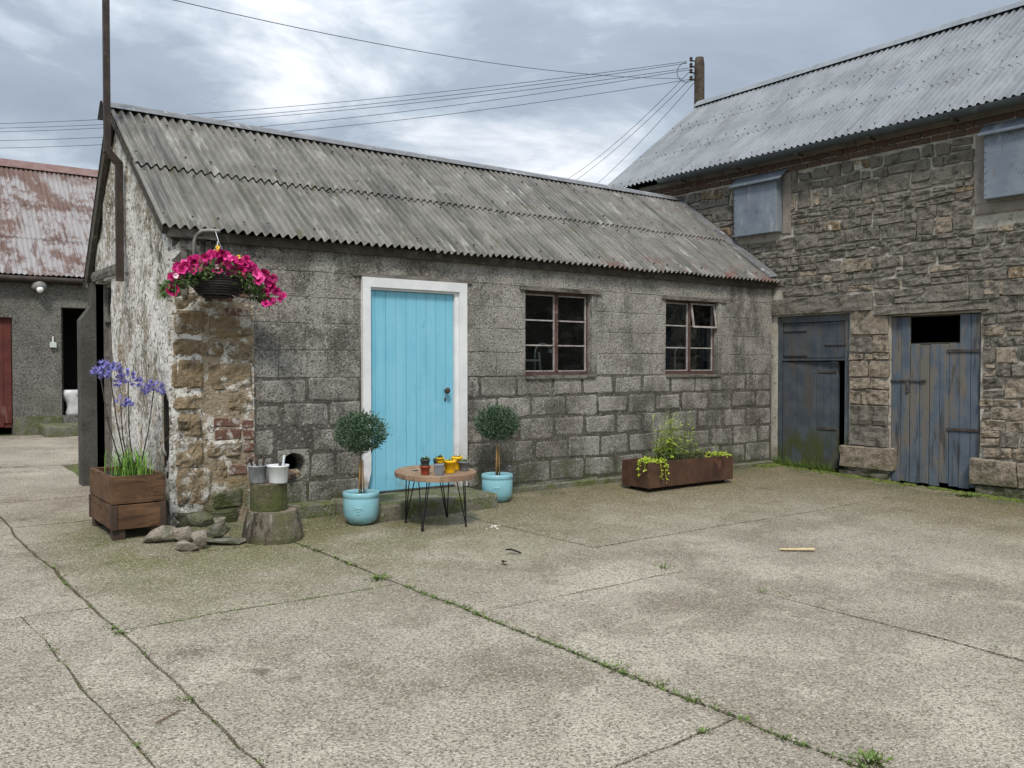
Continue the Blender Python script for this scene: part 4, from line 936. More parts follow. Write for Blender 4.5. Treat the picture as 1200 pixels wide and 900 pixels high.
for k in range(20):
    x = -7.1 + .70*k
    for r in range(3):
        t0 = oL*(0, .375, .675)[r]; ln = oL*(.375, .30, .325)[r] + (.1 if r < 2 else 0)
        sheet(oR + Vector((x,0,0)) + oD*t0 + oN*(.03-.008*r + .003*(k % 2)), Vector((1,0,0)), oD, oN, .76, ln + R.uniform(-.015, .015), .0875, .014, .70*k, 2).build('roof_sheet', M['sheet_rust'], ob, smooth=True)
for k in range(5): sheet(oR + Vector((-7.1+2.8*k, 0, .02)), Vector((1,0,0)), Vector((0, -oD.y, oD.z)), Vector((0, -oN.y, oN.z)), 2.82, oL, .0875, .014, 0, 2).build('roof_sheet', M['sheet_rust'], ob, smooth=True)
mb = MB(); mb.add([(-7.1, 12.5, 5.53), (-7.1, 12.7, 5.72), (-7.1, 12.9, 5.53), (7, 12.5, 5.53), (7, 12.7, 5.72), (7, 12.9, 5.53)], [(0,3,4,1), (1,4,5,2)]); mb.build('ridge_cap', M['flash_rust'], ob)
MB().box(-7, 7, OY-.10, OY-.004, 2.97, 3.075).build('eaves_board', M['iron'], ob)
mb = MB(); mb.tube([(-7, OY-.17, 3.03), (7, OY-.17, 3.03)], .055, 8); mb.build('gutter', M['iron'], ob, smooth=True)
rd = MB().box(-1.0, .035, OY+.10, OY+.13, .30, 2.32).build('red_door', M['red_paint'], ob)
for k in range(8):
    a = -1.0+.1294*k; MB().bbox(a+.002, a+.127, OY+.075, OY+.10, .32 + R.uniform(-.04, .05) + (.06 if k % 3 == 1 else 0), 2.32, .003).build('plank', M['red_paint'], rd)
MB().box(OD[0], OD[0]+.05, OY+.12, OY+.2, .5, 2.545).build('door_frame', M['dark_wood'], ob)
lampw = MB(); lampw.lathe([(.02, .0), (.10, .0), (.125, -.05), (.135, -.12), (.10, -.15), (.04, -.16)], 16, (.475, OY-.11, 3.0)); lo = lampw.build('wall_light', M['lamp_body'], ob, smooth=True, recalc=True)
mb = MB(); mb.lathe([(.0, -.09), (.045, -.07), (.062, -.03), (.055, .01), (.02, .03)], 14, (.475, OY-.20, 2.87)); mb.build('lamp_lens', M['lens'], lo, smooth=True, recalc=True)
sw = MB().bbox(.655, .765, OY-.06, OY-.003, 1.78, 1.88, .006).build('switch_box', M['switch'], ob); MB().bbox(.695, .72, OY-.045, OY-.003, 1.88, 1.99, .004).build('conduit', M['plastic_white'], sw)
lump(MB(), Vector((0,OY-.03,.0)), (Vector((1,0,0)), Vector((0,-1,0)), Vector((0,0,1))), .42, 1.95, 0, .9, .1, .36, 8, 5, .02, .03, .9).build('landing_step', M['ledge'], ob)
lump(MB(), Vector((0,OY,.0)), (Vector((1,0,0)), Vector((0,-1,0)), Vector((0,0,1))), -7, .40, 0, .55, .1, .17, 24, 3, .03, .03, .5).build('kerb', M['ledge'], ob)
# plastic sack standing in the dark doorway
mb = MB(); n = 16
for j in range(9):
    t = j/8; r = (.17, .20, .205, .20, .19, .19, .20, .205, .17)[j]
    for i in range(n):
        a = 2*pi*i/n; q = r*(1+.14*noise.noise((cos(a)*2, sin(a)*2, t*4))); mb.v.append((1.12+q*1.05*cos(a)+.05*sin(t*5), OY+.12+q*.6*sin(a), .48+.50*t))
mb.f = [(j*n+i, j*n+(i+1) % n, (j+1)*n+(i+1) % n, (j+1)*n+i) for j in range(8) for i in range(n)] + [tuple(range(n-1,-1,-1)), tuple(8*n+i for i in range(n))]
mb.build('plastic_sack', M['bag'], smooth=True, label='crumpled white plastic sack standing in the dark doorway of the outbuilding', cat='sack')

# ------------------------------------------------------------------ pole and overhead wires
PB = Vector((17.12, 8.79, 0))
pole = thing('utility_pole', PB, 'dark wooden utility pole rising behind the barn roof', 'utility pole')
mb = MB(); mb.tube([PB + Vector((0,0,z)) for z in (0, 4, 8, 10.0, 10.22)], [.19, .17, .15, .145, .12], 12); mb.build('post', M['pole'], pole, smooth=True)
for k, z in enumerate((10.12, 9.95, 9.78, 9.58)):
    d = Vector((-.8, .6, 0)) * (.16); mb = MB(); mb.tube([PB+Vector((0,0,z))+d*.7, PB+Vector((0,0,z+.02))+d*1.5], .02, 6); br = mb.build('insulator_bracket', M['iron'], pole)
    mb = MB(); mb.lathe([(.03, 0), (.055, .03), (.035, .06), (.055, .09), (.02, .13)], 10, PB+Vector((0,0,z))+d*1.5); mb.build('insulator', M['ceramic'], pole)
mb = MB(); pp = PB + Vector((-.25, .15, 10.05)); mb.tube([pp + Vector((-.22*sin(t)-.12, .16*sin(t), -.28+.28*cos(t))) for t in [pi*2*i/16 for i in range(15)]], .009, 5); mb.build('cable_loop', M['wire'], pole)
def wire(a, b, sag, label, r=.009, t0=0.0):
    a, b = Vector(a), Vector(b); pts = []
    for i in range(41):
        t = t0 + (1-t0)*i/40; pts.append(a + (b-a)*t - Vector((0,0,4*sag*t*(1-t))))
    mb = MB(); mb.tube(pts, r, 5, False); mb.build('overhead_wire', M['wire'], smooth=True, label=label, cat='overhead wire', group='overhead wires strung from the utility pole')
wire((.32, 5.037, 6.742), (16.727, 9.068, 9.627), .343, 'single overhead wire sweeping down from the top of the sky to the pole', .0065, -.5)
wire((-4.274, 36.087, 10.784), (16.83, 9.003, 10.114), .597, 'highest of the near-level wires running left from the pole', .008, -.2)
wire((-4.275, 36.086, 10.718), (16.83, 9.002, 10.065), .717, 'second highest of the near-level wires running left from the pole', .008, -.2)
wire((-4.277, 36.083, 10.519), (16.964, 8.898, 9.944), .664, 'middle wire of the five running left behind the shed ridge', .008, -.2)
wire((-4.28, 36.079, 10.32), (16.964, 8.897, 9.895), .853, 'second lowest of the near-level wires running left from the pole', .008, -.2)
wire((-4.284, 36.073, 9.989), (17.019, 8.849, 9.627), .80, 'lowest of the near-level wires running left from the pole', .008, -.2)
wire((23.70, 22.595, 9.822), (16.924, 8.926, 9.871), .254, 'steep wire with a small dark clip dropping behind the shed ridge', .008, -.3)
wire((23.949, 22.406, 9.705), (17.021, 8.851, 9.773), .188, 'steep wire dropping behind the shed ridge, middle one of three', .008, -.3)
wire((24.694, 21.842, 9.472), (17.018, 8.847, 9.554), .148, 'steep wire dropping behind the shed ridge, closest to the barn roof', .008, -.3)

# ------------------------------------------------------------------ hanging basket
HB = Vector((.325, -.30, 2.04))
hb = thing('hanging_basket', HB, 'wicker basket overflowing with magenta petunias, hanging at the shed corner', 'hanging basket')
mb = MB(); n = 26
for j in range(9):                        # woven bowl: rows of thick strands
    t = j/8; r = .095 + .082*math.sqrt(t); ring = [HB + Vector((r*cos(2*pi*i/n)*(1+.02*(i+j) % 2), r*sin(2*pi*i/n), .02+.17*t)) for i in range(n+1)]
    mb.tube([p + Vector((0,0,.004*((i+j) % 2))) for i, p in enumerate(ring)], .0125, 5, False)
mb.build('bowl', M['wicker'], hb, smooth=True)
mb = MB(); mb.lathe([(.08, .015), (.098, .03), (.14, .08), (.165, .17), (.0, .19)], 22, HB); mb.build('liner', M['soil'], hb)
for (dx, dy) in ((.16, 0), (-.08, .14), (-.08, -.14)):
    mb = MB(); a = HB+Vector((dx, dy, .20)); b = HB+Vector((.03, .04, .53))
    for i in range(22):
        p = a+(b-a)*(i/22); q = a+(b-a)*((i+.75)/22); mb.tube([p, q], .0042, 4)
    mb.build('chain', M['chain'], hb)
mb = MB(); mb.tube([HB+Vector((.03, .04, .53)), HB+Vector((.03, .12, .63))], .0045, 5); mb.build('hook', M['chain'], hb)
lf = MB(); fspots = []
def dome(u, v):                           # surface of the trailing mass: wide, drooping at both ends
    x = u*.48; drop = -.20*abs(u)**2.2 + (.0 if u < 0 else -.05*u)
    return Vector((x, -.02 + .19*math.sqrt(max(0, 1-u*u*.9))*cos(v), .235 + drop + .135*sin(v)*math.sqrt(max(0.05, 1-u*u*.85))))
for i in range(2900):
    u = R.uniform(-1, 1); v = R.uniform(-.9, pi+.9); s2 = R.uniform(.55, 1.02); p = dome(u, v)
    c = Vector((u*.42, -.02, .20 - .18*abs(u)**2)); p = c+(p-c)*s2
    if abs(p.x) < .165 and p.z < .125 + .035*sin(p.x*40+1): continue
    d = Vector((R.gauss(0, .6)+u*.5, R.gauss(0, .6)-.3*cos(v), R.gauss(.1, .6)-abs(u)*.5)); lf.leaf(HB+p, d, (R.gauss(0,.5), -.5, 1), R.uniform(.026, .05), R.uniform(.014, .026))
for i in range(40):
    u = R.choice((-1, 1))*R.uniform(.45, 1); p = HB+dome(u, R.uniform(0, pi)); q = p + Vector((R.uniform(-.05, .05), -.02, -R.uniform(.05, .16))); lf.tube([p, (p+q)/2 + Vector((0,-.01,0)), q], .003, 4)
lf.build('foliage', M['leaf_basket'], hb)
def flower_mesh(r, m, throat=True, petals=5, ruf=.10, cup=0.0):
    mb = MB(); n = petals*4; ph = R.uniform(0, 6)
    for k, (rr, zz) in enumerate(((.12, -.30), (.40, .0), (.78, .16), (1.0, .10))):
        for i in range(n):
            a = 2*pi*i/n; lob = 1 - (.16 if k == 3 else .05)*abs(cos(a*petals/2))**6; mb.v.append((r*rr*lob*cos(a), r*rr*lob*sin(a), r*(zz + cup*rr*rr + (ruf*sin(a*petals+.7) + ruf*.8*sin(a*2+ph) if k > 1 else 0))))
    mb.f = [(k*n+i, k*n+(i+1) % n, (k+1)*n+(i+1) % n, (k+1)*n+i) for k in range(3) for i in range(n)] + [tuple(range(n))]
    me = bpy.data.meshes.new('flower'); me.from_pydata(mb.v, [], mb.f); me.materials.append(m); me.materials.append(M['throat'])
    for i, p in enumerate(me.polygons): p.material_index = 1 if throat and (i < n or i == len(me.polygons)-1) and i % 1 == 0 and (i >= 3*n) else 0
    me.polygons.foreach_set('use_smooth', [True]*len(me.polygons)); return me
fm = [flower_mesh(.05, M['pink'], True, 5, .16, .15), flower_mesh(.042, M['pink'], True, 5, .22, .6), flower_mesh(.04, M['pink_pale'], False, 5, .2, .3), flower_mesh(.048, M['pink_light'], True, 5, .2, .1), flower_mesh(.052, M['pink_deep'], True, 5, .24, .3)]; ym = flower_mesh(.022, M['yellow_petal'])
def put(me, name, par, p, d, rot=None, sc_=1.0):
    o = bpy.data.objects.new(name, me); sc.collection.objects.link(o); o.parent = par; o.location = Vector(p) - WL[par.name]
    o.rotation_euler = (Vector(d).to_track_quat('Z', 'Y') @ Matrix.Rotation(rot if rot is not None else R.uniform(0, 6), 4, 'Z').to_quaternion()).to_euler(); o.scale = (sc_,)*3; return o
# petunias where the photograph shows them (offsets along the wall and up, in metres)
FL = [(-.43,.21),(-.45,.09),(-.34,.29),(-.24,.33),(-.18,.33),(-.22,.31),(-.10,.44),(-.12,.43),(.0,.37),(.03,.35),(-.02,.40),(-.01,.46),(-.05,.29),(-.08,.26),(.14,.35),(.18,.31),(.22,.34),(.25,.39),
      (.28,.37),(.31,.31),(.20,.26),(.24,.42),(.35,.28),(.39,.26),(.36,.22),(.43,.30),(.47,.23),(.50,.20),(.53,.18),(.54,.26),(.46,.12),(.56,.13),(.54,.03),(.61,.06),(.64,.09),(.45,.0),(.48,.03),(-.38,.24),(-.28,.27),(.08,.30),(-.15,.38),(.33,.35)]
for i, (dx, dz) in enumerate(FL):
    p = HB + Vector((dx*.90, -.13 + R.uniform(-.06, .03) + .10*abs(dx), dz*.92 - .03)); put(fm[R.choice((0, 0, 1, 3, 4))], 'flower', hb, p, (dx*.5 + R.gauss(0, .5) - .25, -1, R.gauss(.3, .5)), None, R.uniform(.7, 1.15))
for i in range(22):
    u = R.uniform(-.9, .95); p = HB + dome(u, R.uniform(.9, 2.6)); p.y = min(p.y, HB.y-.08); put(fm[R.choice((0, 1, 1, 3, 4))], 'flower', hb, p + Vector((0, -.03, .02)), (u*.4 - .2, -.9, R.gauss(.5, .3)), None, R.uniform(.8, 1.1))
for (dx, dz) in ((-.40, .17), (-.05, .27)): put(fm[2], 'flower', hb, HB+Vector((dx, -.16, dz)), (-.3, -1, .1), None, .6)
for (dx, dz) in ((-.035, .50), (-.03, .47), (-.06, .46), (.0, .46), (.15, .43), (-.17, .39)): put(ym, 'flower', hb, HB+Vector((dx, -.14, dz-.055)), (-.3, -1, .1), None, .85)

# ------------------------------------------------------------------ timber planter with agapanthus
pl = thing('wooden_planter', (-.35, .12, gz(-.35,.12)), 'square brown timber planter box beside the stone corner of the shed', 'planter')
x0, x1, y0, y1 = -.565, -.135, -.30, .56
for (z0, z1, ins) in ((.062, .268, .0), (.278, .512, .0)):
    MB().bbox(x0-.004, x1, y0, y0+.032, z0, z1, .004).build('board', M['planter_wood'], pl); MB().bbox(x0, x1, y1-.032, y1, z0, z1, .004).build('board', M['planter_wood'], pl)
    MB().bbox(x0, x0+.032, y0+.034, y1-.034, z0, z1+.001, .004).build('board', M['planter_wood'], pl); MB().bbox(x1-.032, x1, y0+.034, y1-.034, z0, z1, .004).build('board', M['planter_wood'], pl)
for (x, y) in ((x0-.008, y0-.012), (x1-.042, y0-.012), (x0-.008, y1-.04), (x1-.042, y1-.04)):
    MB().bbox(x, x+.05, y, y+.05, .062, .272, .004).build('corner_post', M['planter_post'], pl)
for (x, y) in ((x0+.01, y0+.02), (x1-.11, y0+.02), (x0+.01, y1-.12), (x1-.11, y1-.12)):
    MB().bbox(x, x+.10, y, y+.09, gz(x, y)-.004, .0615, .004).build('foot', M['planter_post'], pl)
MB().box(x0+.03, x1-.03, y0+.03, y1-.03, .10, .475).build('soil', M['soil'], pl)
ag = thing('agapanthus', (-.33, .06, .475), 'agapanthus with violet blue flower heads on tall stems in the timber planter', 'plant')
lv = MB()
for i in range(190):
    b = Vector((-.33 + R.gauss(0, .07), .05 + R.gauss(0, .12), .475)); a = R.uniform(0, 2*pi); sp = abs(R.gauss(.10, .08)); hh = R.uniform(.08, .27)
    b.x = min(max(b.x, -.50), -.20); b.y = min(max(b.y, -.2), .42)
    t = b + Vector((cos(a)*sp, sin(a)*sp, hh)); m2 = (b+t)/2 + Vector((-cos(a)*sp*.25, -sin(a)*sp*.25, hh*.16)); wd = R.uniform(.006, .012); s2 = Vector((-sin(a), cos(a), 0))*wd/2
    lv.add([b-s2, b+s2, m2+s2, m2-s2, t], [(0,1,2,3), (3,2,4)])
lv.build('leaves', M['leaf_strap'], ag)
def floret_mesh():
    mb = MB()
    for k in range(6):
        a = 2*pi*k/6; c, s2 = cos(a), sin(a); t = Vector((-s2, c, 0))
        p0 = Vector((c*.003, s2*.003, 0)); p1 = Vector((c*.009, s2*.009, .022)); p2 = Vector((c*.024, s2*.024, .036))
        mb.add([p0-t*.002, p0+t*.002, p1+t*.006, p1-t*.006, p2], [(0,1,2,3), (3,2,4)])
    return mb
fl0 = floret_mesh()
for (hx, hz, rr, nn, bx) in ((-.475, 1.435, .10, 24, -.36), (-.565, 1.40, .07, 12, -.38), (-.33, 1.33, .115, 26, -.30), (-.12, 1.255, .09, 22, -.27), (-.41, 1.135, .09, 14, -.34)):
    hy = R.uniform(.04, .16); top = Vector((hx, hy, hz-.03)); base = Vector((bx, .06+R.uniform(-.06, .06), .475))
    st = MB(); st.tube([base, base.lerp(top, .5) + Vector((R.uniform(-.015, .015), 0, .0)) + Vector(((bx-hx)*-.10, 0, .02)), top], [.006, .0055, .0045], 6); s_ = st.build('stem', M['iron'], ag, smooth=True)
    h = MB()
    for k in range(nn):
        a = R.uniform(0, 2*pi); el = R.uniform(-.5, 1.2); d = Vector((cos(a)*cos(el), sin(a)*cos(el), sin(el)*.6)).normalized(); p = top + d*rr*R.uniform(.55, .9)
        h.tube([top, p], .0016, 3, False); q = d.to_track_quat('Z', 'Y')
        sc2 = R.uniform(.95, 1.3); h.add([p + q @ (Vector(v)*sc2) for v in fl0.v], fl0.f)
    h.build('flower_head', M['violet'], ag)
for k in range(3):
    st = MB(); b = Vector((-.3+.02*k, .02, .475)); st.tube([b, b+Vector((.05+.08*k, -.02, .2+.05*k)), b+Vector((.12+.10*k, -.03, .28+.06*k))], .0022, 4); st.build('dry_stalk', M['stem'], ag)

# ------------------------------------------------------------------ loose stones, logs, tubs
def boulder(c, sx, sy, sz, rz, m, label, tilt=0):
    bm = bmesh.new(); bmesh.ops.create_icosphere(bm, subdivisions=3, radius=1); sd = R.uniform(0, 99)
    pl_ = [(Vector((R.gauss(0,1), R.gauss(0,1), R.gauss(0,1))).normalized(), R.uniform(.46, .72)) for _ in range(8)]
    for v in bm.verts:
        p = v.co.copy()
        for (nn, dd) in pl_:
            e_ = p.dot(nn) - dd
            if e_ > 0: p -= nn*e_*.97
        p += p.normalized()*.07*noise.noise((p.x*2.5+sd, p.y*2.5, p.z*2.5)); v.co = Vector((p.x*sx/1.68, p.y*sy/1.68, p.z*sz/1.65))
    M_ = Matrix.Translation(c) @ Matrix.Rotation(rz, 4, 'Z') @ Matrix.Rotation(tilt, 4, 'Y'); bmesh.ops.transform(bm, matrix=M_, verts=bm.verts)
    mb = MB(); mb.frombm(bm); mb.build('loose_stone', m, label=label, cat='stone', group='loose stones piled at the foot of the shed corner')
boulder((-.25, -.52, .035), .27, .15, .11, -.35, M['stone_loose'], 'long buff stone at the planter end of the rubble pile', -.1)
boulder((-.06, -.60, .03), .18, .15, .15, .2, M['stone_loose'], 'squat grey green stone under the long mossy one in the pile')
boulder((.11, -.54, .115), .26, .13, .12, -.75, M['stone_mossy'], 'long mossy stone lying on top of the rubble pile', .10)
boulder((.21, -.70, .03), .17, .15, .15, 1.1, M['stone_mossy'], 'rounded grey stone between the pile top and the big log')
boulder((-.02, -.90, .02), .14, .15, .16, .6, M['stone_loose'], 'small rounded beige stone at the front of the rubble pile')
boulder((-.14, -.92, -.015), .19, .12, .075, -.25, M['stone_loose'], 'small flat stone lying in front of the rubble pile')
boulder((.22, -.86, -.03), .34, .16, .05, -.5, M['stone_dark'], 'thin flat slab poking out from under the big log')
boulder((.32, -.36, .05), .15, .12, .12, .3, M['stone_loose'], 'small brown stone wedged behind the pile beside the log')
def log(name, c, prof, m, label, wob_=.06, n=36):
    t = thing(name, c, label, 'log'); mb = MB(); ph = R.uniform(0, 9); k = len(prof)
    for r, z in prof:
        for j in range(n):
            a = 2*pi*j/n; q = r*(1 + wob_*noise.noise((cos(a)*1.4+ph, sin(a)*1.4, z)) + .035*noise.noise((cos(a)*6+ph, sin(a)*6, z*1.5))); mb.v.append((c[0]+q*cos(a), c[1]+q*sin(a), c[2]+z))
    mb.f = [(i*n+j, i*n+(j+1) % n, (i+1)*n+(j+1) % n, (i+1)*n+j) for i in range(k-1) for j in range(n)]
    mb.build('bark', m, t)
    top = MB(); zt = prof[-1][1]; vs = [mb.v[(k-1)*n+j] for j in range(n)]
    top.v = [(c[0], c[1], c[2]+zt-.006)] + [(c[0]+(v[0]-c[0])*.985, c[1]+(v[1]-c[1])*.985, v[2]-.002+.006*noise.noise((v[0]*20, v[1]*20, 1))) for v in vs]
    top.f = [(0, 1+j, 1+(j+1) % n) for j in range(n)]; top.build('end_grain', M['endgrain'], t); return t
LB = Vector((.62, -.83, -.065))
log('tree_stump', LB, [(.262, -.01), (.265, .04), (.255, .11), (.238, .19), (.222, .245), (.212, .262)], M['bark'], 'wide cracked tree stump on the ground, bottom one of the two stacked logs')
LU = Vector((.60, -.80, .197)); log('sawn_log', LU, [(.158, 0), (.16, .06), (.157, .15), (.16, .225), (.156, .235)], M['bark_mossy'], 'mossy sawn log standing on the wide stump, carrying two tubs', .03)
def tub(name, c, r0, r1, h, m, label, fill):
    t = thing(name, c, label, 'tub'); mb = MB(); mb.lathe([(r0*.93, 0), (r0, .012), (r1, h), (r1*1.05, h+.002), (r1*1.05, h-.012), (r1, h-.014), (r1-.004, h), (r0-.004, .02), (0, .015)], 26, c); mb.build('body', m, t, smooth=True)
    mb = MB(); mb.lathe([(r0*1.0, h*fill-.005), (0, h*fill)], 20, c); mb.build('contents', M['soil'] if fill < .4 else M['plastic_white'], t); return t
zt = .197+.235
tub('plastic_tub', Vector((.50, -.80, zt)), .07, .078, .155, M['plastic_grey'], 'smoky grey plastic tub with splashed paint, holding brushes on the log', .3)
tub('plastic_tub', Vector((.645, -.90, zt)), .078, .09, .155, M['plastic_white'], 'white plastic tub half full of white paint on the log', .72)
def brush(p, q, m, label, wd=.009):
    t = thing('paint_brush', p, label, 'brush'); p, q = Vector(p), Vector(q)
    mb = MB(); mb.tube([p, p.lerp(q, .5), q], [wd*.8, wd, wd*1.3], 6); mb.build('handle', m, t); mb = MB(); mb.tube([p, p-(q-p)*.12], [wd*1.2, wd*1.5], 6); mb.build('ferrule', M['alu'], t)
brush((.47, -.80, zt+.08), (.43, -.82, zt+.215), M['iron'], 'dark brush handle leaning to the left in the grey tub')
brush((.50, -.77, zt+.08), (.515, -.76, zt+.22), M['iron'], 'dark upright brush handle in the middle of the grey tub')
brush((.53, -.80, zt+.08), (.575, -.77, zt+.215), M['iron'], 'dark brush handle leaning to the right in the grey tub', .012)
brush((.66, -.90, zt+.09), (.665, -.90, zt+.18), M['pot_dark'], 'short dark handle sticking up in the white tub', .012)
brush((.69, -.88, zt+.09), (.71, -.88, zt+.235), M['plastic_white'], 'tall white handle standing in the white tub', .009)
for (c, rz, lab) in (((1.12, -.0, .375), .5, 'pale broken brick lying at the front of the round vent hole'), ((1.19, .06, .38), -.2, 'broken brick lying flat in the back of the vent hole'), ((1.07, .06, .40), 1.2, 'broken brick tilted against the left side of the vent hole')):
    mb = MB(); mb.bbox(-.05, .05, -.045, .045, -.03, .03, .006, .004); q = Matrix.Translation(c) @ Matrix.Rotation(rz, 4, 'Z') @ Matrix.Rotation(.3, 4, 'X'); mb.v = [tuple(q @ Vector(v)) for v in mb.v]
    mb.build('broken_brick', M['brick_dim'] if 'back' not in lab else M['stone_ochre'], label=lab, cat='brick', group='broken bricks in the vent hole')

# ------------------------------------------------------------------ lollipop trees in glazed pots
def pot(c, label):
    t = thing('glazed_pot', c, label, 'plant pot', 'pale blue glazed pots by the door')
    mb = MB(); mb.lathe([(.105, 0), (.118, .006), (.148, .04), (.164, .09), (.168, .15), (.168, .235), (.164, .245), (.168, .252), (.172, .262), (.172, .292), (.166, .300), (.153, .300), (.150, .27), (.150, .24)], 40, c)
    mb.build('body', M['glaze'], t, smooth=True)
    mb = MB(); mb.lathe([(.151, .262), (.08, .272), (0, .275)], 24, c, .0); mb.build('soil', M['soil'], t)
    f = Vector((-.6, -.8, 0)); s2 = Vector((.8, -.6, 0)); em = MB()   # raised bee-like emblem
    for (a, b, r) in ((0, .16, .018), (0, .135, .013), (-.022, .165, .013), (.022, .165, .013), (-.034, .150, .010), (.034, .150, .010), (0, .105, .007), (-.012, .112, .006), (.012, .112, .006), (0, .182, .008)):
        p = Vector(c) + f*.1665 + s2*a + Vector((0,0,b)); p -= f*(a*a*3)
        bm = bmesh.new(); bmesh.ops.create_icosphere(bm, subdivisions=2, radius=1)
        for v in bm.verts: v.co = p + s2*(v.co.x*r) + Vector((0,0,v.co.y*r)) + f*(v.co.z*.006)
        em.frombm(bm)
    em.build('emblem', M['glaze'], t, smooth=True)
def lolly(c, label, seed):
    t = thing('lollipop_tree', Vector(c)+Vector((0,0,.272)), label, 'tree', 'clipped ball trees by the door'); c = Vector(c); rr = random.Random(seed)
    mb = MB(); mb.tube([c+Vector((0,0,.25)), c+Vector((.006,0,.45)), c+Vector((0,.004,.72))], [.008, .007, .006], 7); mb.build('trunk', M['stem'], t, smooth=True)
    for (dx, dy) in ((.022, -.008), (-.02, -.012)):
        mb = MB(); mb.tube([c+Vector((dx*1.3, dy, .25)), c+Vector((dx*.7, dy, .60))], .0065, 7); mb.build('cane', M['bamboo'], t, smooth=True)
    cc = c+Vector((0, 0, .855)); cr_ = MB()
    for i in range(26):
        d = Vector((rr.gauss(0,1), rr.gauss(0,1), rr.gauss(0,1))).normalized(); cr_.tube([c+Vector((0,0,.70)), cc+d*Vector((.17,.17,.14)).length*.5], .0025, 4)
    for i in range(6000):
        d = Vector((rr.gauss(0,1), rr.gauss(0,1), rr.gauss(0,1))).normalized(); bump_ = 1+.17*noise.noise(d*2.6+Vector((seed,0,0)))
        q = (rr.uniform(.1, .8) if rr.random() < .25 else rr.uniform(.35, 1.0)**.42)*(1.16 if rr.random() < .07 else 1.0); p = cc + Vector((d.x*.235, d.y*.235, d.z*.185))*q*bump_
        dd = (d + Vector((rr.gauss(0,.7), rr.gauss(0,.7), rr.gauss(.15,.6)))); cr_.leaf(p, dd, (rr.gauss(0,1), rr.gauss(0,1), 1), rr.uniform(.02, .036), rr.uniform(.008, .014))
    for i in range(46):
        d = Vector((rr.gauss(0,1), rr.gauss(0,1), rr.gauss(.2,1))).normalized(); p0 = cc + Vector((d.x*.22, d.y*.22, d.z*.17)); L_ = rr.uniform(.02, .075); p1 = p0 + (d + Vector((rr.gauss(0,.4), rr.gauss(0,.4), .5)))*L_
        cr_.tube([p0, p1], .0015, 3)
        for q_ in range(7): cr_.leaf(p0.lerp(p1, .2+.13*q_), d + Vector((rr.gauss(0,1), rr.gauss(0,1), rr.gauss(.3,.6))), (rr.gauss(0,1), rr.gauss(0,1), 1), rr.uniform(.016, .028), rr.uniform(.006, .010))
    cr_.build('crown', M['leaf_dark'], t)
P1 = Vector((1.55, -.68, gz(1.55, -.68))); P2 = Vector((3.33, -.42, gz(3.3, -.42)))
pot(P1, 'pale blue glazed pot left of the blue door, next to the log'); lolly(P1, 'clipped ball tree left of the blue door, in the pot nearer the logs', 3)
pot(P2, 'pale blue glazed pot right of the blue door, at the end of the step'); lolly(P2, 'clipped ball tree right of the blue door, between door and window', 8)

# ------------------------------------------------------------------ round table with hairpin legs
TC = Vector((2.10, -1.13, 0)); tilt_ = math.atan(.035)
tb = thing('round_table', (TC.x, TC.y, gz(TC.x, TC.y)), 'low round wooden table on black hairpin legs in front of the blue door', 'table')
TZ = .455
tt = MB(); nP = 5; rad = .385
for k in range(nP):                       # planks of the round top
    a, b = -rad + 2*rad*k/nP + .0015, -rad + 2*rad*(k+1)/nP - .0015; pts = []
    for i in range(13):
        y = a+(b-a)*i/12; pts.append((math.sqrt(max(0, rad*rad-y*y)), y))
    ring = pts + [(-x, y) for x, y in reversed(pts)]
    ring = [p for i, p in enumerate(ring) if i == 0 or (Vector(p)-Vector(ring[i-1])).length > 1e-5]
    if (Vector(ring[0])-Vector(ring[-1])).length < 1e-5: ring.pop()
    mb = MB(); kk = len(ring); zz = TZ + R.uniform(-.0015, .0015)
    def W_(x, y, z): q = Vector((x*.94+y*.34, -x*.34+y*.94, 0)); return (TC.x+q.x, TC.y+q.y, z + .035*q.y)
    for (s2, z) in ((.985, zz), (1.0, zz-.008), (1.0, zz-.042), (.985, zz-.05)): mb.v += [W_(x*s2, y if s2 == 1 else y, z) for x, y in ring]
    for q in range(3): mb.f += [(q*kk+i, q*kk+(i+1) % kk, (q+1)*kk+(i+1) % kk, (q+1)*kk+i) for i in range(kk)]
    mb.f += [tuple(range(kk)), tuple(range(4*kk-1, 3*kk-1, -1))]
    mb.build('top_plank', M['table_wood'], tb, recalc=True)
mb = MB(); q = Vector((-.20, .02, TZ+.001)); mb.lathe([(.0, 0), (.03, 0), (.032, .002), (0, .003)], 10, TC+Vector((-.17, .09, TZ+.004))); mb.build('knot_hole', M['steel_black'], tb)
for (fx, fy) in ((1.90, -.91), (1.845, -1.31), (2.31, -1.33), (2.385, -.88)):
    foot = Vector((fx, fy, gz(fx, fy)+.006)); o = (foot-TC); o.z = 0; o.normalize(); s2 = Vector((-o.y, o.x, 0)); lg = MB()
    top = TC + o*.27; top.z = TZ-.05+.035*(top.y-TC.y)
    for (dt, do) in ((-.055, .0), (.055, .0), (.0, -.075)):
        p = top + s2*dt + o*do; lg.tube([p, p.lerp(foot, .93)+s2*dt*.05, foot + s2*dt*.22 + Vector((0,0,.012)), foot], .0055, 6)
    lg.tube([foot+Vector((0,0,.012)), foot-Vector((0,0,.005))], .011, 8)
    lg.add([top+s2*.07+o*.02, top-s2*.07+o*.02, top-s2*.07-o*.09, top+s2*.07-o*.09, top+s2*.07+o*.02-Vector((0,0,.005)), top-s2*.07+o*.02-Vector((0,0,.005)), top-s2*.07-o*.09-Vector((0,0,.005)), top+s2*.07-o*.09-Vector((0,0,.005))], [(0,1,2,3),(7,6,5,4),(0,4,5,1),(1,5,6,2),(2,6,7,3),(3,7,4,0)])
    lg.build('hairpin_leg', M['steel_black'], tb)
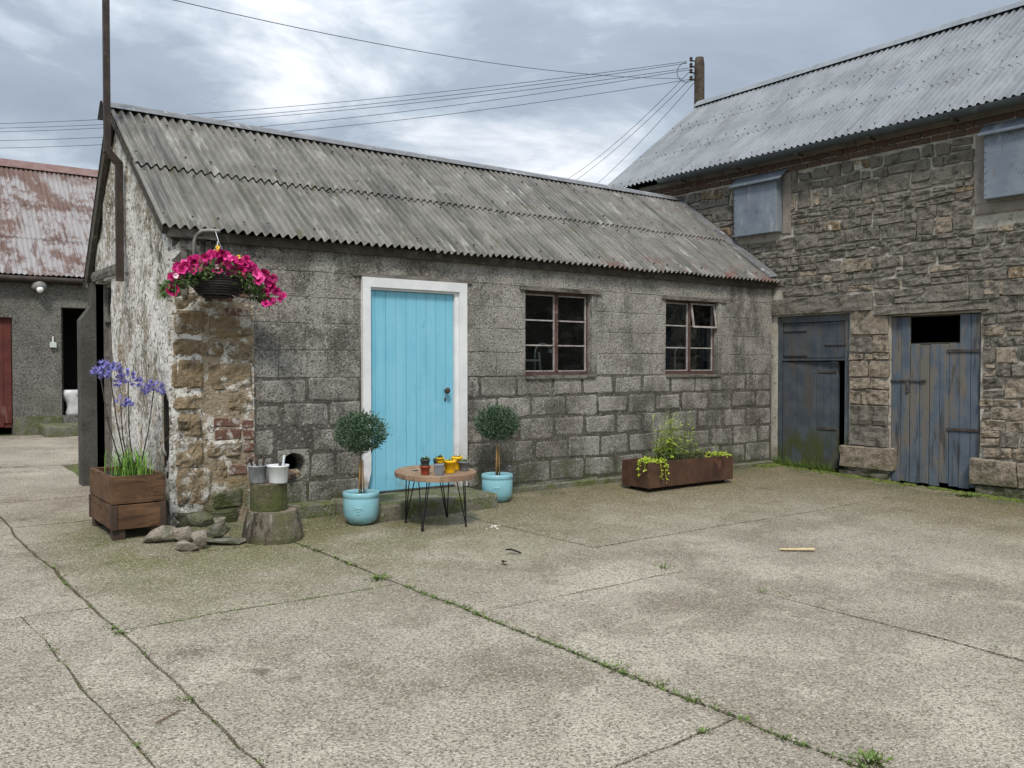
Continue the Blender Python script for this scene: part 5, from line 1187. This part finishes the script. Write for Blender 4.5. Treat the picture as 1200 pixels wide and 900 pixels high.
def small_pot(x, y, r, h, m, label, square=False, plant='succulent', z=None):
    z = TZ + .035*(y-TC.y) + .002 if z is None else z; c = Vector((x, y, z)); t = thing('small_pot', c, label, 'plant pot', 'little plant pots on the round table'); mb = MB()
    if square:
        a, b = r*.80, r; th = .004
        def sq(s2, zz): return [(c.x + (u*.6+v*.8)*s2, c.y + (-u*.8+v*.6)*-s2 if False else c.y + (u*.8 - v*.6)*s2, c.z+zz) for u, v in ((-1,-1),(1,-1),(1,1),(-1,1))]
        ls = [sq(a, 0), sq(b*.97, h*.82), sq(b*1.06, h*.82), sq(b*1.08, h), sq(b, h), sq(a*.95, h*.8)]
        for l in ls: mb.v += l
        mb.f = [(i*4+j, i*4+(j+1) % 4, (i+1)*4+(j+1) % 4, (i+1)*4+j) for i in range(5) for j in range(4)] + [(3,2,1,0), (20,21,22,23)]
    else: mb.lathe([(r*.76, 0), (r*.78, .004), (r*.95, h*.78), (r*1.03, h*.78), (r*1.05, h), (r*.97, h), (r*.92, h*.82)], 22, c)
    mb.build('body', m, t, recalc=True, smooth=not square); mb = MB(); mb.lathe([(r*.93, h*.80), (0, h*.86)], 14, c); mb.build('soil', M['soil'], t)
    pm = MB()
    for i in range(26 if plant != 'none' else 0):
        a = R.uniform(0, 6.28); q = R.uniform(0, r*.7); p = c + Vector((cos(a)*q, sin(a)*q, h*.82)); d = Vector((cos(a)*.7+R.gauss(0,.3), sin(a)*.7+R.gauss(0,.3), R.uniform(.6, 1.6))); pm.leaf(p, d, (0,0,1), R.uniform(.025, .05), R.uniform(.012, .022), .3)
    if plant != 'none': pm.build('plant', M['leaf_mid'] if plant == 'grey' else M['leaf_basket'], t)
    return t
small_pot(1.885, -1.295, .046, .082, M['pot_red'], 'brick red pot holding a dark nursery pot, on the round table')
small_pot(1.885, -1.295, .045, .062, M['pot_dark'], 'dark nursery pot with a green succulent, set inside the red pot', z=TZ+.075, plant='succulent')
small_pot(1.985, -1.375, .042, .098, M['pot_grey'], 'square slate grey pot standing at the front edge of the round table', True, 'none')
small_pot(2.075, -1.22, .048, .125, M['pot_dark'], 'tall dark pot with a green plant behind the square grey pot')
small_pot(2.145, -1.31, .058, .118, M['pot_yellow'], 'larger bright yellow pot in the middle of the group on the table', False, 'grey')
small_pot(2.315, -1.17, .05, .125, M['pot_yellow'], 'yellow pot standing at the back between the larger yellow and grey pots', False, 'grey')
small_pot(2.335, -1.26, .052, .09, M['pot_grey'], 'round grey pot with grey green leaves at the right of the group', False, 'grey')
small_pot(2.035, -1.315, .038, .05, M['pot_yellow'], 'tiny yellow pot perched on the rim of the square grey pot', False, 'grey', z=TZ+.095)

# ------------------------------------------------------------------ rusty trough on castors
tx0, tx1, ty0, ty1 = 5.16, 6.68, -.92, -.47
tr = thing('metal_trough', ((tx0+tx1)/2, (ty0+ty1)/2, -.05), 'long rusty steel trough planter on small castors under the right window', 'planter')
MB().bbox(tx0, tx1, ty0, ty0+.015, .0, .305, .003).build('front_panel', M['corten'], tr); MB().bbox(tx0, tx1, ty1-.015, ty1, .0, .305, .003).build('back_panel', M['corten'], tr)
MB().bbox(tx0+.001, tx0+.016, ty0+.015, ty1-.015, .001, .304, .003).build('end_panel', M['corten'], tr); MB().bbox(tx1-.016, tx1-.001, ty0+.015, ty1-.015, .001, .304, .003).build('end_panel', M['corten'], tr)
MB().box(tx0+.016, tx1-.016, ty0+.015, ty1-.015, .002, .02).build('base_panel', M['corten'], tr)
for (a, b) in ((tx0-.003, ty0-.003), (tx1-.022, ty0-.003)): MB().bbox(a, a+.025, b, b+.01, -.004, .308, .002).build('corner_angle', M['corten'], tr)
MB().box(tx0+.016, tx1-.016, ty0+.015, ty1-.015, .03, .265).build('soil', M['soil'], tr)
for (x, y) in ((tx0+.10, ty0+.06), (tx0+.10, ty1-.07), (tx1-.12, ty0+.06), (tx1-.12, ty1-.07)):
    mb = MB(); mb.lathe([(.026, -.011), (.028, 0), (.026, .011)], 14); mb.v = [(x+v[0], y+v[2], gz(x, y)+.028+v[1]) for v in mb.v]; c_ = mb.build('castor', M['steel_black'], tr)
    MB().box(x-.018, x+.018, y-.016, y+.016, gz(x, y)+.05, .0).build('castor_bracket', M['iron'], c_)
def sprig_plant(name, label, c, n, h0, h1, spread, leafm, ll_, lw, lean=.15, dens=22, taper=True, stemm='leaf_mid'):
    t = thing(name, c, label, 'plant'); st, lv_ = MB(), MB()
    for i in range(n):
        b = Vector(c) + Vector((R.gauss(0, spread[0]), R.gauss(0, spread[1]), 0)); h = R.uniform(h0, h1); tp = b + Vector((R.gauss(0, lean)*h, R.gauss(0, lean)*h, h)); md = b.lerp(tp, .5) + Vector((R.gauss(0, .02), R.gauss(0, .02), .02))
        st.tube([b, md, tp], [.003, .0025, .0012], 4)
        for k in range(dens):
            s2 = R.uniform(.12, 1); p = b.lerp(md, s2*2) if s2 < .5 else md.lerp(tp, s2*2-1); a = R.uniform(0, 6.28); w_ = (1.15-s2*.7) if taper else 1
            lv_.leaf(p, (cos(a), sin(a), R.uniform(-.3, .5)), (0,0,1), ll_*w_*R.uniform(.7, 1.2), lw*w_, .2)
    st.build('stem', M[stemm], t); lv_.build('leaves', M[leafm], t); return t
sprig_plant('tall_plant', 'tall airy plant with yellow green leaves rising from the rusty trough', (5.78, -.68, .262), 24, .24, .62, (.17, .05), 'leaf_lime', .095, .032, .12, 22)
sprig_plant('feathery_plant', 'thin grey green stems standing behind the yellow leaves in the trough', (5.95, -.60, .262), 16, .35, .72, (.17, .04), 'leaf_mid', .045, .010, .12, 22)
sprig_plant('leafy_plant', 'low grey green clump in the right half of the rusty trough', (6.28, -.68, .262), 26, .10, .26, (.14, .06), 'leaf_mid', .05, .014, .35, 16)
sprig_plant('leafy_plant', 'bushy green plant at the foot of the tall yellow green stems in the trough', (5.72, -.72, .262), 34, .10, .28, (.16, .07), 'leaf_mid', .055, .018, .35, 18)
def trailing(label, pts, c):
    t = thing('creeping_plant', c, label, 'plant'); lv_, st = MB(), MB()
    for (x, y, dx, dy, drop) in pts:
        p = [Vector((x, y, .275)), Vector((x+dx*.5, y+dy*.5, .33)), Vector((x+dx, y+dy, .30)), Vector((x+dx*1.15, y+dy*1.2-.005, .30-drop))]; st.tube(p, .0025, 4)
        for k in range(16 + int(drop*60)):
            s2 = R.random()*3; i = min(2, int(s2)); q = p[i].lerp(p[i+1], s2-i)
            for sg in (-1, 1): lv_.leaf(q, (R.gauss(0, 1), R.gauss(-.3, 1), R.gauss(.1, .5)), (R.gauss(0,.4), -.4, 1), R.uniform(.022, .036), R.uniform(.018, .028), .1)
    st.build('stem', M['leaf_lime'], t); lv_.build('leaves', M['leaf_lime'], t)
trailing('lime green creeping plant trailing over the left end of the rusty trough', [(5.30+R.uniform(-.08, .16), -.72+R.uniform(-.12, .1), R.uniform(-.12, .12), R.uniform(-.2, .02), 0.0) for _ in range(18)] + [(5.34, -.84, .0, -.10, .20), (5.41, -.84, .03, -.10, .16), (5.26, -.74, -.12, -.04, .18), (5.36, -.84, .05, -.10, .26), (5.24, -.86, -.10, -.02, .10)], (5.33, -.72, .265))
trailing('lime green creeping plant spilling over the right end of the rusty trough', [(6.52+R.uniform(-.12, .10), -.72+R.uniform(-.1, .08), R.uniform(-.06, .16), R.uniform(-.16, .04), 0.0) for _ in range(12)] + [(6.62, -.72, .09, -.02, .16)], (6.52, -.72, .265))

# ------------------------------------------------------------------ things seen faintly through the shed windows
t = thing('stepladder', (4.5, .55, .03), 'pale stepladder glimpsed through the left-hand shed window', 'ladder')
for (a, b) in ((4.28, 4.44), (4.78, 4.66)):
    mb = MB(); mb.tube([(a, .45, .03), (b, .52, 1.62)], .016, 6); mb.build('rail', M['alu'], t)
for k in range(5): MB().box(4.31+.03*k, 4.76-.023*k, .44+.015*k, .50+.015*k, .3+.3*k, .325+.3*k).build('tread', M['alu'], t)
def arc_lamp(x, label):
    t = thing('arched_lamp', (x, .6, .03), label, 'lamp', 'arched lamps inside the shed'); mb = MB(); mb.tube([(x, .6, .03), (x, .6, 1.6)] + [(x+.13-.13*cos(a), .6, 1.6+.13*sin(a)) for a in [pi*i/10*.8 for i in range(1, 11)]], .013, 6); mb.build('stand', M['alu'], t, smooth=True)
    mb = MB(); mb.lathe([(.02, 0), (.05, -.05)], 12, (x+.26, .6, 1.66)); mb.build('lamp_shade', M['alu'], t)
arc_lamp(4.66, 'pale arched lamp glimpsed through the shed window nearest the door'); arc_lamp(7.25, 'pale arched lamp glimpsed through the shed window nearest the barn')

# ------------------------------------------------------------------ weeds, moss and litter
def clump(mb, x, y, n, r, h):
    for i in range(n):
        a = R.uniform(0, 6.28); q = min(abs(R.gauss(0, r*.5)), r*.75); p = Vector((x+cos(a)*q, y+sin(a)*q*.8, gz(x, y)-.012)); d = Vector((cos(a)*R.uniform(.3, 1.3), sin(a)*R.uniform(.3, 1.3), R.uniform(.25, 1.0))); mb.leaf(p, d, (0,0,1), h*R.uniform(.5, 1.2), h*R.uniform(.14, .35), .2)
for (x, y, n, r, h, lab) in ((.77, -2.47, 90, .11, .045, 'bright green weed at the joint crossing nearest the table'), (1.17, -6.12, 150, .10, .05, 'green weed tuft in the paving joint at the bottom edge of the photograph'),
        (2.80, -3.38, 60, .12, .038, 'dark green weed at the joint crossing in front of the trough'), (1.02, -4.73, 70, .11, .035, 'green weed along the middle of the long paving joint'), (-1.01, -3.88, 45, .07, .035, 'small weed in the left paving joint near the bottom of the photograph'),
        (8.42, -3.05, 150, .17, .07, 'green tuft of grass at the foot of the barn wall'), (-1.04, -2.70, 40, .06, .035, 'small weed where two joints meet at the left of the yard')):
    mb = MB(); clump(mb, x, y, n, r, h); mb.build('weed', M['weed'], label=lab, cat='weed', group='weeds in the paving joints')
ms = MB()
for (x, y, n, r, h) in ((.85, -2.03, 26, .07, .03), (.92, -3.58, 40, .09, .03), (.975, -3.95, 30, .06, .03), (1.06, -5.02, 34, .06, .03), (1.07, -5.22, 40, .07, .03), (1.05, -5.47, 26, .06, .025), (1.73, -3.52, 24, .07, .02), (2.91, -4.24, 24, .07, .025),
        (-1.06, -2.58, 26, .05, .03), (-1.12, -.90, 26, .09, .03), (-1.355, -3.48, 24, .05, .025), (-1.33, -4.24, 26, .05, .025), (.80, -5.52, 26, .05, .03), (-.03, -4.14, 24, .07, .02), (-.94, -4.68, 24, .05, .025), (.54, -4.80, 12, .03, .02), (-.96, -4.2, 18, .04, .02), (1.12, -5.9, 20, .04, .02), (1.0, -4.35, 22, .05, .02), (-1.1, -1.7, 18, .04, .02)): clump(ms, x, y, n, r, h)
for i in range(26): t_ = R.random(); clump(ms, -.56+.56*t_, -4.22+.10*t_+R.gauss(0, .012), 3, .02, .016)
for i in range(420):
    f = R.choice((jA, jA, jA, jA, jA, jF, jB, jJ)); y = R.uniform(-6.3, -1.2) if f is not jJ else R.uniform(-5, -2.2)
    if noise.noise((f(y)*.7, y*1.6, 3)) > (-.22 if f is jA else .0): clump(ms, f(y)+wob(f(y), y, .026)[0]+R.gauss(0, .008), y, 6, .028, .034 if f is jA else .026)
for i in range(120):
    x = R.uniform(-1.0, .7); clump(ms, x, -2.66+wob(x, -2.66, .026)[1], 4, .024, .024)
for i in range(60):
    x = R.uniform(1, 2.8); clump(ms, x, -3.53+wob(x, -3.53, .026)[1], 3, .02, .014)
for i in range(90): clump(ms, R.uniform(.8, 3.1), -.77-abs(R.gauss(0, .03)) if R.random() < .5 else -.03, 4, .03, .02)
for i in range(150):
    y = R.uniform(-4.2, -.2); clump(ms, 8.66-abs(R.gauss(0, .06)), y, 5, .05, .03)
for i in range(70): clump(ms, R.uniform(3.2, 8.6), -.12-abs(R.gauss(0, .03)), 4, .03, .02)
for i in range(150):                       # grass and moss hanging on the foot of the left barn door
    y = R.uniform(-1.05, -.08); x = 8.70-abs(R.gauss(0, .03)); h_ = R.uniform(.04, .16)
    for q in range(4): ms.leaf(Vector((x, y+R.gauss(0, .02), gz(x, y)-.01)), (R.uniform(-.35, .02), R.gauss(0, .25), 1), (0, 1, .2), h_*R.uniform(.6, 1.3), .010, .1)
ms.build('moss_and_small_weeds', M['weed'], kind='stuff')
mo = MB()                                  # cushions of moss against the barn and in the corner
for i in range(210):
    y = R.uniform(-4.3, -.05); x = 8.69-abs(R.gauss(0, .085)); r = R.uniform(.02, .06); mo.lathe([(r, -.012), (r*.85, r*.16), (r*.4, r*.3), (0, r*.34)], 7, (x, y, gz(x, y)), .2)
for i in range(40):
    x = R.uniform(8.25, 8.68); y = -.1-abs(R.gauss(0, .07)); r = R.uniform(.02, .06); mo.lathe([(r, -.012), (r*.85, r*.25), (r*.4, r*.45), (0, r*.5)], 7, (x, y, gz(x, y)), .2)
mo.build('moss', M['moss'], kind='stuff')
def litter(name, x, y, ln, wd, rz, m, label, cat, th=.006):
    mb = MB(); mb.bbox(-ln/2, ln/2, -wd/2, wd/2, 0, th, min(th, wd)*.3, th*.3); q = Matrix.Translation((x, y, gz(x, y)+.008)) @ Matrix.Rotation(rz, 4, 'Z'); mb.v = [tuple(q @ Vector(v)) for v in mb.v]; mb.build(name, m, label=label, cat=cat)
litter('wooden_stick', 4.19, -3.63, .30, .035, -.62, M['stick'], 'pale yellow split stick lying alone on the concrete yard', 'stick', .014)
litter('twig', -1.15, -4.05, .17, .008, .6, M['stem'], 'thin brown twig lying near the left paving joint', 'twig', .006)
def leaf_thing(x, y, ln, wd, rz, m, label):
    mb = MB()
    for i in range(7):
        t_ = i/6; w_ = wd*sin(pi*(.06+.88*t_))/2; zz = .012+.018*sin(t_*3+1)
        for s2 in (-1, 0, 1): mb.v.append(((t_-.5)*ln, w_*s2, zz + (.012 if s2 else 0)))
    mb.f = [(i*3+j, i*3+j+1, i*3+j+4, i*3+j+3) for i in range(6) for j in range(2)]; q = Matrix.Translation((x, y, gz(x, y)+.002)) @ Matrix.Rotation(rz, 4, 'Z'); mb.v = [tuple(q @ Vector(v)) for v in mb.v]
    mb.build('fallen_leaf', m, label=label, cat='leaf')
leaf_thing(1.78, -2.66, .10, .05, 1.2, M['dry_leaf'], 'curled dry red leaf lying on the concrete in front of the table')
leaf_thing(2.05, -2.42, .13, .045, -.6, M['black_leaf'], 'blackened curled leaf lying beside the red one on the concrete')
mb = MB()
for i in range(9): bx_, by_ = 2.52+R.gauss(0, .06), -1.46+R.gauss(0, .04); r = R.uniform(.006, .014); mb.lathe([(r, 0), (r*.8, r*.8), (0, r)], 6, (bx_, by_, gz(bx_, by_)+.004))
mb.build('crumbs', M['chalk'], kind='stuff')
mb = MB(); clump(mb, 6.87, -3.9, 50, .07, .025); mb.build('dead_moss_clump', M['stem'], label='dark clump of dead moss lying on the concrete near the barn', cat='moss')
